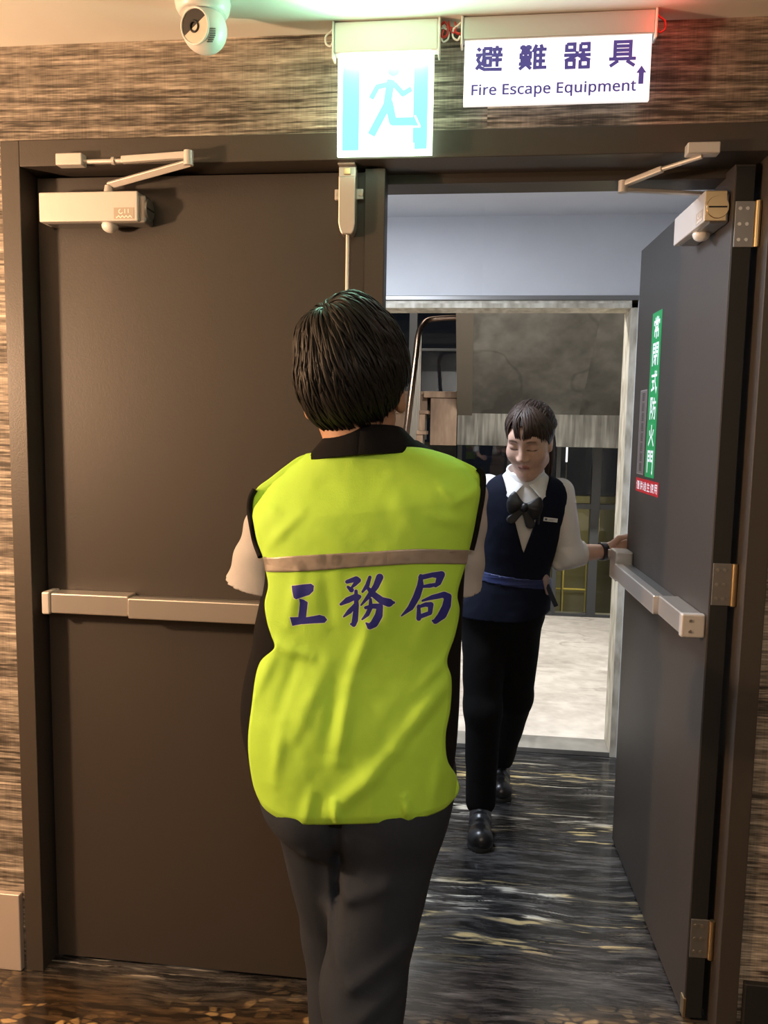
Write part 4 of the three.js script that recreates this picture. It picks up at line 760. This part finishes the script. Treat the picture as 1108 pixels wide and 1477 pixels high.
  const right = poly([[658, 1148], [662, 1136], [657, 1118], [645, 1098], [642, 1062], [649, 1020], [650, 977], [644, 954], [656, 914], [662, 880], [659, 858], [671, 813], [676, 793], [681, 772], [687, 741], [692, 711], [692, 683]]);
  const bottom = poly([[372, 1148], [381, 1164], [400, 1178], [427, 1187], [491, 1188], [563, 1185], [606, 1179], [640, 1166], [658, 1148]]);
  const top = poly([[365, 718], [372, 704], [390, 690], [413, 672], [432, 659], [450, 654], [520, 650], [600, 646], [640, 655], [670, 667], [685, 675], [692, 683]]);
  const creases = [[650, 985, 575, 1080, 0.013, 0.016], [575, 1080, 480, 1165, 0.011, 0.015], [636, 1018, 556, 1106, -0.008, 0.013], [534, 905, 505, 985, 0.008, 0.013], [505, 985, 490, 1090, 0.009, 0.012], [488, 990, 470, 1080, -0.005, 0.014], [470, 960, 425, 1060, 0.006, 0.014], [430, 940, 400, 1030, -0.005, 0.012], [398, 936, 448, 950, 0.007, 0.010], [395, 938, 362, 1010, 0.007, 0.012], [644, 956, 600, 1000, 0.006, 0.010], [491, 1190, 486, 1150, 0.010, 0.007], [590, 1186, 584, 1150, 0.009, 0.007], [440, 1190, 452, 1140, 0.006, 0.010], [540, 1190, 535, 1120, 0.005, 0.012], [624, 1176, 632, 1110, 0.008, 0.010], [380, 792, 432, 742, 0.005, 0.010], [675, 760, 618, 745, 0.004, 0.010], [690, 712, 655, 728, 0.005, 0.008], [655, 728, 632, 700, 0.004, 0.008], [372, 738, 398, 742, 0.004, 0.006], [430, 830, 412, 905, 0.005, 0.012], [560, 830, 556, 905, 0.004, 0.014], [470, 830, 476, 910, -0.004, 0.014], [640, 850, 600, 940, 0.006, 0.014], [450, 760, 520, 800, 0.003, 0.014], [560, 700, 610, 790, 0.003, 0.016], [410, 1040, 395, 1130, 0.006, 0.012]]
    .map(([a, b, c, d, am, w]) => { const p = at(a, b, 0.65), q = at(c, d, 0.65); return [p.x, p.y, q.x, q.y, am, w]; });
  const fold = (x, y) => {
    let f = 0.009 * (fbm(x * 8 + y * 3, y * 6, 201, 3) - 0.5) + 0.003 * (fbm(x * 30, y * 22, 203, 2) - 0.5);
    for (const [ax, ay, bx2, by2, am, w] of creases) { const ux = bx2 - ax, uy = by2 - ay, t = clamp(((x - ax) * ux + (y - ay) * uy) / (ux * ux + uy * uy)), d = Math.hypot(x - ax - ux * t, y - ay - uy * t); if (d < 3 * w) f += 0.9 * am * Math.exp(-d * d / (w * w)) * (0.35 + 0.65 * Math.sin(Math.PI * clamp(t, 0.06, 0.94))); }
    return f;
  };
  const onBack = (px, py, lift) => { let z = 0.62, P; for (let k = 0; k < 8; k++) { P = at(px, py, z); z = T.depth(P.x, P.y) + lift + (lift > 0.006 ? 1 : 1) * fold(P.x, P.y); } return at(px, py, z); };
  const NU = 150, NV = 190, grid = [];
  const tl = top(0), tr = top(1), bl = bottom(0), br = bottom(1);
  for (let i = 0; i <= NV; i++) {
    const v = i / NV, row = [], l = left(v), r = right(v);
    for (let j = 0; j <= NU; j++) { const u = j / NU, b = bottom(u), t = top(u); row.push([0, 1].map((c) => (1 - u) * l[c] + u * r[c] + (1 - v) * b[c] + v * t[c] - ((1 - u) * (1 - v) * bl[c] + u * (1 - v) * br[c] + (1 - u) * v * tl[c] + u * v * tr[c]))); }
    grid.push(row);
  }
  put('vest_back_panel', sheet(grid.map((row, i) => row.map((p, j) => { const e = Math.min(i, NV - i, j, NU - j); return onBack(p[0], p[1], e < 3 ? 0.001 + 0.0012 * e : 0.005); })), 0.003), limeBack);
  // front lime panel
  { const rows = []; for (let i = 0; i <= 30; i++) { const y = lerp(0.83, 1.37, i / 30), r = []; for (let j = 0; j <= 30; j++) { const h = T.row(y); const x = h[0] + h[1] * 0.86 * lerp(1, -1, j / 30); r.push(V(x, y, T.depth(x, y, -1) - 0.004 - 0.006 * (fbm(x * 9, y * 7, 207, 3) - 0.5))); } rows.push(r); } put('vest_front_panel', sheet(rows, 0.003), cloth(...lime, 0.75)); }
  // reflective band across the back
  { const rows = [], w0 = [[383, 824], [385, 824.5], [430, 824], [530, 817], [600, 813], [671, 813.5], [672.5, 813.5]], w1 = [[380.5, 803], [385, 804], [430, 801.5], [530, 796], [600, 792], [674, 793.5], [676, 793.5]]; const lo = poly(w0), hi = poly(w1);
    for (let i = 0; i <= 8; i++) { const r = []; for (let j = 0; j <= 90; j++) { const a = lo(j / 90), b = hi(j / 90); r.push(onBack(lerp(a[0], b[0], i / 8), lerp(a[1], b[1], i / 8), 0.0085 + 0.0008 * noise(j * 0.7, i * 0.3, 209))); } rows.push(r); }
    const t = dataTex(256, 32, (u, v) => { const k = 0.62 + 0.08 * (fbm(u * 30, v * 4, 211, 3) - 0.5) - 0.10 * sstep(0.66, 0.8, fbm(u * 26 + 4, v * 1.5, 213, 2)); return [k, k * 0.94, k * 0.88]; }, true, [2, 30]);
    put('reflective_band', sheet(rows, 0.0016), std({ map: t, roughness: 0.42, metalness: 0.25 })); }
  // black piping along the arm holes
  const pipe = (pts) => put('arm_hole_piping', tube(pts.map(([px, py]) => { const p = onBack(px, py, 0.006); return [p.x, p.y, p.z]; }), 0.0052, 60, 10), cloth(0.007, 0.007, 0.008, 0.8, 0.0003, { specularIntensity: 0.25 }));
  pipe([[368, 706], [362, 718], [360, 735], [363, 756], [368, 781], [376, 803]]);
  pipe([[690, 676], [696, 684], [696, 711], [691, 742], [685, 773], [680, 793]]);
  // trousers
  const hipL = [-0.268, 0.86, 0.525], kneeL = [-0.246, 0.46, 0.40], ankL = [-0.225, 0.10, 0.45], hipR = [-0.118, 0.86, 0.53], kneeR = [-0.176, 0.46, 0.555], ankR = [-0.150, 0.10, 0.64];
  const legs = join([cap([-0.255, 0.82, 0.55], [-0.14, 0.82, 0.55], 0.105), cap(hipL, kneeL, 0.096, 0.068), cap(kneeL, ankL, 0.068, 0.058), cap(hipR, kneeR, 0.098, 0.072), cap(kneeR, ankR, 0.072, 0.06)], 0.035);
  put('trousers', net((x, y, z) => { const c = [[-0.262, 0.74, -0.195, 0.67], [-0.13, 0.70, -0.21, 0.66], [-0.24, 0.60, -0.19, 0.52], [-0.10, 0.58, -0.18, 0.52], [-0.12, 0.50, -0.20, 0.44]]; let w = 0.006 * n3(x * 11, y * 8, z * 11, 21) + 0.004 * n3(x * 30, y * 16, z * 30, 22); for (const [ax, ay, bx2, by2] of c) { const t = clamp(((x - ax) * (bx2 - ax) + (y - ay) * (by2 - ay)) / ((bx2 - ax) ** 2 + (by2 - ay) ** 2)), d = Math.hypot(x - ax - (bx2 - ax) * t, y - ay - (by2 - ay) * t); w -= 0.006 * Math.exp(-d * d / 0.00025); } const seam = 0.016 * Math.exp(-Math.pow((x + 0.212 + 0.05 * (0.82 - y)) / 0.011, 2)) * sstep(0.52, 0.66, y) * (z > 0.53 ? 1 : 0); return Math.max(legs(x, y, z) + w + seam, 0.05 - y, y - 0.95); }, [-0.40, 0.04, 0.27], [0.0, 0.97, 0.74], 0.009), cloth(0.027, 0.034, 0.048, 0.9, 0.0005, { specularIntensity: 0.4 }));
  // shoes
  for (const a of [ankL, ankR]) { const f = join([cap([a[0], 0.045, a[2] + 0.03], [a[0], 0.038, a[2] - 0.15], 0.042, 0.036), cap([a[0], 0.10, a[2]], [a[0], 0.05, a[2] - 0.02], 0.042, 0.046)], 0.03); const sh = put('shoe', net((x, y, z) => Math.max(f(x, y, z), 0.012 - y, y - 0.115), [a[0] - 0.07, 0, a[2] - 0.22], [a[0] + 0.07, 0.13, a[2] + 0.10], 0.006), std({ color: lin(0.012, 0.012, 0.013), roughness: 0.4 })); const so = net((x, y, z) => Math.max(f(x, 0.04, z) - 0.003, -y, y - 0.016), [a[0] - 0.08, -0.006, a[2] - 0.23], [a[0] + 0.08, 0.022, a[2] + 0.11], 0.006); so.translate(-BASE[0], 0, -BASE[2]); mesh('sole', so, M.black, sh); }
  // hair: a cap under layered locks that fall from a whorl at the crown
  const HC = [-0.002, 0.014, -0.012], HR = [0.087, 0.107, 0.101], whorl = V(0.26, 0.86, -0.40).normalize();
  const limit = (p) => { const a = Math.atan2(Math.abs(p.x), -p.z); return a < 0.5 ? -0.100 : a < 1.0 ? lerp(-0.100, -0.084, (a - 0.5) / 0.5) : a < 1.45 ? lerp(-0.084, -0.018, (a - 1.0) / 0.45) : a < 1.9 ? lerp(-0.018, 0.0, (a - 1.45) / 0.45) : lerp(0.0, 0.075, (a - 1.9) / 1.24); };
  const capF = (x, y, z) => { const n = y < HC[1] ? 2.2 : 2; return (Math.pow(Math.pow(Math.abs(x - HC[0]) / HR[0], n) + Math.pow(Math.abs(y - HC[1]) / HR[1], n) + Math.pow(Math.abs(z - HC[2]) / HR[2], n), 1 / n) - 1) * 0.087; };
  const K = new Locks(), e1 = V(1, 0, 0).cross(whorl).normalize(), e2 = whorl.clone().cross(e1);
  const out = (p) => V(p.x - HC[0], p.y - HC[1], p.z - HC[2]).normalize();
  for (let i = 0; i < 2600; i++) {
    const al = rnd() * Math.PI * 2, f0 = Math.pow(rnd(), 0.8) * 1.75, len = rr(0.42, 0.85), lift = 0.001 + 0.010 * rnd() * (1 - f0 * 0.28), sway = rr(-0.16, 0.16), ragged = rr(-0.012, 0.018), pts = [];
    for (let k = 0; k <= 9; k++) {
      const t = k / 9, f = f0 + len * t + 0.03, a = al + sway * t + 0.30 * Math.exp(-f * 2.2) * f;
      const d = whorl.clone().multiplyScalar(Math.cos(f)).addScaledVector(e1, Math.sin(f) * Math.cos(a)).addScaledVector(e2, Math.sin(f) * Math.sin(a));
      const p = ellPointN(d, HR, HC, 0.003 + lift * Math.sin(Math.PI * (0.15 + 0.75 * t)) + 0.008 * Math.exp(-Math.pow((f - 0.45) / 0.3, 2)), d.y < 0 ? 2.2 : 2);
      if (p.y < limit(p) + ragged) break; pts.push(p);
    }
    if (pts.length < 4) continue;
    const b = rr(0.65, 1.5), col = [0.0085 * b, 0.0078 * b, 0.0075 * b];
    K.add(pts, rr(0.0012, 0.0038), rr(0.0010, 0.0019), out, col);
  }
  const kg = K.geo(); kg.applyMatrix4(HM);
  const cg = net((x, y, z) => Math.max(capF(x, y, z), limit({ x, y, z }) - y), [-0.11, -0.12, -0.14], [0.11, 0.15, 0.12], 0.004, () => [0.008, 0.007, 0.007]); cg.applyMatrix4(HM);
  put('hair', bodyMerge([kg, cg].map((g) => { g.setIndex(g.index || [...Array(g.attributes.position.count).keys()]); return g; })), M.hair);
}

// ---------------------------------------------------------------- the woman in uniform who holds the door
{
  const BASE = [0.10, 0, -0.97];
  const who = thing('person', 'person in navy waistcoat, white shirt and black bow tie holding the door open', 'person', BASE);
  const put = (name, geo, mat, parent) => { if (!parent) geo.translate(-BASE[0], -BASE[1], -BASE[2]); return mesh(name, geo, mat, parent || who); };
  const T = torsoOf([[0.66, 0.10, 0.150, 0.105, -0.95], [0.80, 0.105, 0.150, 0.108, -0.95], [0.90, 0.128, 0.132, 0.098, -0.94], [0.97, 0.142, 0.112, 0.090, -0.925], [1.08, 0.153, 0.124, 0.100, -0.905], [1.18, 0.158, 0.134, 0.100, -0.885], [1.25, 0.161, 0.138, 0.084, -0.875], [1.285, 0.163, 0.116, 0.068, -0.87], [1.318, 0.163, 0.056, 0.052, -0.865]], 2.3);
  const HQ = new THREE.Quaternion().setFromEuler(new THREE.Euler(0.42, -0.36, -0.05, 'YXZ'));
  const HM = new THREE.Matrix4().compose(V(0.170, 1.428, -0.800), HQ, V(0.98, 0.98, 0.98));
  const toHead = HM.clone().invert();
  const nk = V(0.163, 1.27, -0.868).applyMatrix4(toHead);
  const SLv = [0.283, 1.252, -0.876], EL = [0.326, 1.035, -0.905], WL = [0.452, 1.042, -0.958];
  const SR = [0.040, 1.255, -0.876], ER = [-0.028, 1.045, -0.965], WR = [0.06, 0.935, -1.075];
  const skin = [0.60, 0.37, 0.275];
  const tint = (x, y, z) => skin.map((v) => v * (0.95 + 0.1 * noise(x * 150, y * 150 + z * 90, 3)));
  const parts = [];
  { const g = net(headField({ neckEnd: [nk.x, nk.y, nk.z], neckR: 0.044, earX: 0.066 }), [-0.10, -0.20, -0.125], [0.10, 0.13, 0.125], 0.0025, skinColor(skin)); g.applyMatrix4(HM); parts.push(g); }
  parts.push(net(join([cap(EL, WL, 0.036, 0.024), cap(SLv, EL, 0.042, 0.036), cap(SR, ER, 0.042, 0.034), cap(ER, WR, 0.034, 0.024), (x, y, z) => T.sdf(x, y, z) + 0.02], 0.02), [-0.10, 0.84, -1.14], [0.50, 1.34, -0.74], 0.007, tint));
  { const F = V(0.92, 0.10, 0.0).normalize().toArray(), N = V(0.05, 0.0, 1).normalize().toArray(); parts.push(net(handField(WL, F, N, [0, 1, 0], [0.10, 0.12, 0.14, 0.18, 0.7], 0.9), [0.40, 0.96, -1.05], [0.66, 1.13, -0.88], 0.0035, tint)); }
  { const F = V(0.85, -0.35, 0.1).normalize().toArray(), N = V(0.1, 0, 1).normalize().toArray(); parts.push(net(handField(WR, F, N, V(0.35, 0.85, 0).normalize().toArray(), [0.3, 0.35, 0.4, 0.45, 0.6], 0.9), [-0.02, 0.80, -1.16], [0.26, 1.05, -0.98], 0.004, tint)); }
  put('body', bodyMerge(parts), M.skin);
  // shirt
  const white = cloth(0.72, 0.71, 0.70, 0.8, 0.0003);
  const wrinkle = (x, y, z) => 0.006 * n3(x * 16, y * 20, z * 16, 31) + 0.003 * n3(x * 40, y * 44, z * 40, 32);
  const cut = (S, E, r0, r1, c) => { const L = Math.hypot(E[0] - S[0], E[1] - S[1], E[2] - S[2]), d = [0, 1, 2].map((k) => (E[k] - S[k]) / L), f = cap(S, E, r0, r1); return (x, y, z) => Math.max(f(x, y, z) + wrinkle(x, y, z), (x - S[0]) * d[0] + (y - S[1]) * d[1] + (z - S[2]) * d[2] - c); };
  const fore = [lerp(EL[0], WL[0], 0.30), lerp(EL[1], WL[1], 0.30), lerp(EL[2], WL[2], 0.30)];
  put('shirt', net(join([(x, y, z) => Math.max(T.sdf(x, y, z) + 0.004 + 0.5 * wrinkle(x, y, z), 0.9 - y), cap(SLv, EL, 0.048, 0.045), cut(EL, WL, 0.047, 0.040, 0.036), cap([0.318, 1.03, -0.9], [0.292, 1.0, -0.9], 0.044, 0.024)], 0.018), [-0.02, 0.88, -1.0], [0.47, 1.33, -0.76], 0.006), white);
  put('sleeve', net(join([cap(SR, ER, 0.052, 0.052), cut(ER, WR, 0.052, 0.044, 0.05)], 0.015), [-0.12, 0.90, -1.08], [0.11, 1.33, -0.80], 0.006), white);
  put('rolled_cuff', net((x, y, z) => { const L = V(WL[0] - EL[0], WL[1] - EL[1], WL[2] - EL[2]).normalize(), t = (x - EL[0]) * L.x + (y - EL[1]) * L.y + (z - EL[2]) * L.z, f = cap(EL, WL, 0.046, 0.040)(x, y, z); return Math.max(f + wrinkle(x, y, z), Math.abs(t - 0.042) - 0.012) ; }, [0.30, 0.96, -1.0], [0.47, 1.12, -0.84], 0.005), white);
  // collar wings
  const wing = (s) => { const rows = []; const P = (a, b, t) => V(lerp(a[0], b[0], t), lerp(a[1], b[1], t), lerp(a[2], b[2], t)); const n0 = [0.163 + s * 0.056, 1.325, -0.868], n1 = [0.163 + s * 0.010, 1.278, -0.800], o0 = [0.163 + s * 0.088, 1.292, -0.862], o1 = [0.163 + s * 0.052, 1.232, -0.778]; for (let i = 0; i <= 8; i++) { const r = []; for (let j = 0; j <= 12; j++) { const a = P(n0, n1, j / 12), b = P(o0, o1, j / 12), p = a.lerp(b, i / 8); const bow = Math.sin(Math.PI * j / 12) * 0.012; p.x += s * bow; p.z += 0.008 * Math.sin(Math.PI * i / 8) + bow * 0.6; r.push(p); } rows.push(s > 0 ? r : r.reverse()); } return sheet(rows, 0.003); };
  put('collar_wing', wing(1), white); put('collar_wing', wing(-1), white);
  put('collar_band', net((x, y, z) => { const q = Math.hypot((x - 0.163) / 0.060, (z + 0.862) / 0.058); const d = (q - 1) * 0.058; return Math.max(Math.abs(d) - 0.004, Math.abs(y - 1.305 + 0.35 * (z + 0.862)) - 0.024); }, [0.08, 1.24, -0.95], [0.25, 1.37, -0.78], 0.004), white);
  // waistcoat with its V neck and arm holes
  const navy = cloth(0.0045, 0.0065, 0.017, 0.85, 0.0004, { specularIntensity: 0.35 });
  const vee = (x, y) => Math.abs(x - 0.164) - 0.066 * clamp((y - 1.045) / 0.22, 0, 1.4);
  const hole = join([cap([0.31, 1.27, -0.878], [0.322, 1.16, -0.885], 0.044, 0.048), cap([0.015, 1.27, -0.878], [0.0, 1.16, -0.885], 0.044, 0.048)], 0.005);
  put('waistcoat', net((x, y, z) => { let d = T.sdf(x, y, z) - 0.009 + 0.7 * wrinkle(x, y, z); d = Math.max(d, y - 1.322, 0.80 + 0.25 * Math.max(0, x - 0.16) - y); if (z > -0.90) d = Math.max(d, -vee(x, y) + (y < 1.045 ? -1 : 0)); d = Math.max(d, 0.056 - Math.hypot(x - 0.163, z + 0.862) - (y < 1.25 ? 1 : 0)); return Math.max(d, -hole(x, y, z)); }, [-0.08, 0.77, -1.09], [0.33, 1.34, -0.74], 0.005), navy);
  // sash with the knot at her hip
  put('sash', net((x, y, z) => Math.max(T.sdf(x, y, z) - 0.013 - 0.0025 * n3(x * 12, y * 160, z * 12, 36), Math.abs(y - 0.945 + 0.10 * (x - 0.12)) - 0.017), [-0.05, 0.88, -1.08], [0.30, 1.0, -0.80], 0.005), cloth(0.018, 0.028, 0.10, 0.45, 0.0002));
  { const k = put('sash_knot', net(join([ell([0.243, 0.950, -0.868], [0.016, 0.020, 0.014]), cap([0.243, 0.945, -0.864], [0.254, 0.905, -0.862], 0.010, 0.008)], 0.008), [0.21, 0.88, -0.90], [0.28, 0.99, -0.83], 0.004), cloth(0.30, 0.22, 0.21, 0.7)); put('sash_end', bar([0.249 - BASE[0], 0.935, -0.860 - BASE[2]], [0.283 - BASE[0], 0.862, -0.850 - BASE[2]], 0.010, 0.016, 0.003), cloth(0.008, 0.010, 0.022, 0.7), k); }
  // bow tie, pen, name badge
  { const c = [0.158, 1.205, -0.768]; const lobe = (s) => (x, y, z) => { const X = s * (x - c[0]), w = 0.010 + 0.030 * sstep(0, 0.045, X); const pl = 0.004 * n3(x * 30, y * 130, z * 20, 38); return Math.max(join([ell([c[0] + s * 0.028, c[1] + 0.008, c[2]], [0.032, w + 0.004, 0.013])], 0.01)(x, y, z) + pl * 0.5, Math.abs(y - c[1] - 0.006) - w, -X); };
    const tail = (s) => cap([c[0] + s * 0.006, c[1] - 0.01, c[2] + 0.002], [c[0] + s * 0.032, c[1] - 0.048, c[2] - 0.004], 0.010, 0.016);
    const f = (x, y, z) => Math.max(Math.min(lobe(1)(x, y, z), lobe(-1)(x, y, z), ell([c[0], c[1] + 0.002, c[2] + 0.006], [0.012, 0.015, 0.010])(x, y, z), Math.max(Math.min(tail(1)(x, y, z), tail(-1)(x, y, z)), Math.abs(z - c[2]) - 0.006)), -1);
    const turn = new THREE.Matrix4().makeTranslation(c[0], c[1], c[2]).multiply(new THREE.Matrix4().makeRotationZ(-0.20)).multiply(new THREE.Matrix4().makeTranslation(-c[0], -c[1], -c[2]));
    put('bow_tie', net(f, [c[0] - 0.07, c[1] - 0.075, c[2] - 0.025], [c[0] + 0.07, c[1] + 0.055, c[2] + 0.03], 0.003).applyMatrix4(turn), cloth(0.005, 0.005, 0.006, 0.45, 0.0002)); }
  { const z = T.depth(0.205, 1.19) + 0.016; const p = put('pen', cyl([0.206, 1.150, z - 0.002], [0.209, 1.222, z + 0.004], 0.0042, 0.0042, 12), std({ color: lin(0.05, 0.05, 0.055), metalness: 0.6, roughness: 0.3 })); const c2 = new THREE.SphereGeometry(0.006, 14, 10); c2.scale(0.9, 1.4, 0.9); c2.translate(0.2095 - BASE[0], 1.226, z + 0.004 - BASE[2]); mesh('pen_cap', c2, M.steel, p); }
  { const x = 0.247, y = 1.165, z = T.depth(x, y) + 0.0125; const t = canvasTex(192, 48, (g, w, h) => { g.fillStyle = '#d9d9d6'; g.fillRect(0, 0, w, h); g.fillStyle = '#4a5560'; g.fillRect(16, 12, 34, 24); g.fillStyle = '#8a8d90'; g.fillRect(62, 18, 96, 5); g.fillRect(62, 28, 70, 5); }); const b = decal('name_badge', 0.052, 0.013, t, who, { thick: 0.002, edge: 0xd9d9d6 }); b.position.set(x - BASE[0], y - BASE[1], z - BASE[2]); b.rotation.set(0, 0.42, -0.12, 'YXZ'); }
  // trousers
  const hR = [0.042, 0.80, -0.95], kR = [0.047, 0.46, -0.93], aR = [0.050, 0.10, -0.955], hL = [0.165, 0.80, -0.955], kL = [0.168, 0.46, -1.07], aL = [0.135, 0.115, -1.33];
  const legs = join([cap([0.06, 0.83, -0.95], [0.15, 0.83, -0.95], 0.100), cap(hR, kR, 0.086, 0.066), cap(kR, aR, 0.066, 0.054), cap(hL, kL, 0.086, 0.064), cap(kL, aL, 0.064, 0.052)], 0.03);
  put('trousers', net((x, y, z) => Math.max(legs(x, y, z) + 0.006 * n3(x * 14, y * 9, z * 14, 41) + 0.003 * n3(x * 34, y * 26, z * 34, 42), 0.055 - y, y - 0.93), [-0.10, 0.05, -1.45], [0.30, 0.95, -0.80], 0.008), cloth(0.006, 0.006, 0.007, 0.9, 0.0004, { specularIntensity: 0.3 }));
  // black leather shoes
  const leather = std({ color: lin(0.010, 0.010, 0.011), roughness: 0.28 });
  for (const [x, z0, yaw] of [[0.050, -0.975, 0.0], [0.131, -1.365, 0.0]]) {
    const toe = z0 + 0.165;
    const up = join([cap([x, 0.040, z0], [x, 0.036, toe], 0.038, 0.035), cap([x, 0.085, z0 + 0.015], [x, 0.05, z0 + 0.08], 0.038, 0.034), ell([x, 0.030, toe], [0.044, 0.034, 0.045])], 0.025);
    const sh = put('shoe', net((a, b, c) => Math.max(up(a, b, c) + 0.0016 * Math.sin((c - toe) * 190) * sstep(0.03, 0.06, b) * (Math.abs(c - toe + 0.055) < 0.03 ? 1 : 0), 0.012 - b, b - 0.115), [x - 0.065, 0, z0 - 0.06], [x + 0.065, 0.13, toe + 0.06], 0.004), leather);
    const so = net((a, b, c) => Math.max(Math.min(cap([x, 0.0, z0], [x, 0.0, z0 + 0.06], 0.040)(a, 0, c), join([cap([x, 0, z0 + 0.03], [x, 0, toe], 0.034, 0.045)], 0.01)(a, 0, c)) , -b, b - 0.016), [x - 0.065, -0.004, z0 - 0.06], [x + 0.065, 0.02, toe + 0.06], 0.004); so.translate(-BASE[0], 0, -BASE[2]); mesh('sole', so, M.black, sh);
  }
  // wristband
  put('wristband', net((x, y, z) => { const d = V(WL[0] - EL[0], WL[1] - EL[1], WL[2] - EL[2]).normalize(), t = (x - WL[0]) * d.x + (y - WL[1]) * d.y + (z - WL[2]) * d.z; return Math.max(cap(EL, [WL[0] + d.x * 0.03, WL[1] + d.y * 0.03, WL[2] + d.z * 0.03], 0.040, 0.030)(x, y, z), Math.abs(t + 0.006) - 0.011); }, [0.40, 0.98, -1.02], [0.50, 1.10, -0.90], 0.003), std({ color: lin(0.020, 0.012, 0.016), roughness: 0.4 }));
  // hair: tied back, fringe swept to both sides
  const HC = [0, 0.032, -0.012], HR = [0.082, 0.094, 0.103], out = (p) => V(p.x, p.y - 0.03, p.z + 0.012).normalize(), K = new Locks();
  const brown = () => { const b = rr(0.6, 1.6); return [0.034 * b, 0.0205 * b, 0.0145 * b]; };
  const dir = (x, y, z) => V(x, y, z).normalize();
  const tie = dir(0.10, -0.05, -1);
  for (let i = 0; i < 620; i++) {                          // from the hairline back to the tie
    const a = rr(-1.75, 1.75), s = dir(Math.sin(a), 0.60 + 0.20 * Math.cos(a) - 0.32 * Math.abs(a), Math.cos(a) * 0.72 + 0.06), f0 = rnd() * 0.6, f1 = Math.min(1, f0 + rr(0.3, 0.6)), pts = [], lift = rr(0.0, 0.005);
    for (let k = 0; k <= 9; k++) { const t = lerp(f0, f1, k / 9); const d = slerp(s, tie, t); d.y += 0.55 * Math.sin(Math.PI * t) * clamp(1 - Math.abs(a) / 2.2); d.normalize(); pts.push(ellPoint(d, HR, HC, lift * Math.sin(Math.PI * k / 9))); }
    K.add(pts, rr(0.002, 0.0045), rr(0.0014, 0.0024), out, brown());
  }
  for (let i = 0; i < 300; i++) {                          // fringe: from the parting down over the forehead to both temples
    const r = rnd(), s = dir(-0.12 + rr(-0.10, 0.16), 1, 0.28 + rr(-0.3, 0.3));
    const ex = r < 0.26 ? rr(-0.96, -0.55) : rr(-0.20, 1.05), ez = Math.sqrt(Math.max(0.02, 1.05 - ex * ex));
    const end = dir(ex, r < 0.26 ? rr(-0.04, 0.22) : rr(-0.02, 0.16) - 0.55 * Math.max(0, ex - 0.40), ez), pts = [], lift = rr(0.001, 0.007);
    for (let k = 0; k <= 10; k++) { const t = k / 10, d = slerp(s, end, t); d.x += 0.12 * Math.sin(Math.PI * t) * Math.sign(ex); d.normalize(); pts.push(ellPoint(d, HR, HC, lift * Math.sin(Math.PI * (0.1 + 0.7 * t)) - 0.006 * t * t)); }
    K.add(pts, rr(0.0014, 0.0040), rr(0.001, 0.0018), out, brown().map((v) => v * 1.25));
  }
  const tiePt = ellPoint(tie, HR, HC, 0.004), end = V(0.240, 1.258, -0.935).applyMatrix4(toHead);
  for (let i = 0; i < 130; i++) {                          // pony tail over her shoulder
    const o = [rr(-1, 1), rr(-1, 1), rr(-1, 1)], pts = []; const mid = V(lerp(tiePt.x, end.x, 0.45) + 0.03, lerp(tiePt.y, end.y, 0.35), lerp(tiePt.z, end.z, 0.4) - 0.035), m = rr(0.7, 1.0);
    for (let k = 0; k <= 9; k++) { const t = k / 9 * m, p = tiePt.clone().multiplyScalar((1 - t) * (1 - t)).addScaledVector(mid, 2 * t * (1 - t)).addScaledVector(end, t * t), w = 0.005 + 0.012 * Math.sin(Math.PI * (0.1 + 0.8 * t)); pts.push(p.add(V(o[0] * w, o[1] * w, o[2] * w))); }
    K.add(pts, rr(0.003, 0.005), rr(0.002, 0.003), (p) => V(0.3, 0, 1).normalize(), brown());
  }
  const kg = K.geo(); kg.setIndex([...Array(kg.attributes.position.count).keys()]); kg.applyMatrix4(HM);
  const capF = ell(HC, HR.map((v) => v - 0.002));
  const cg = net((x, y, z) => { const a = Math.atan2(Math.abs(x), z); const lim = a < 0.7 ? 0.078 - 0.02 * a : a < 1.5 ? lerp(0.064, -0.020, (a - 0.7) / 0.8) : a < 2.2 ? lerp(-0.030, -0.055, (a - 1.5) / 0.7) : -0.06; return Math.max(capF(x, y, z), lim - y); }, [-0.10, -0.09, -0.13], [0.10, 0.14, 0.11], 0.004, () => [0.022, 0.014, 0.010]); cg.applyMatrix4(HM);
  put('hair', bodyMerge([kg, cg]), M.hair);
}
renderer.render(scene, camera);
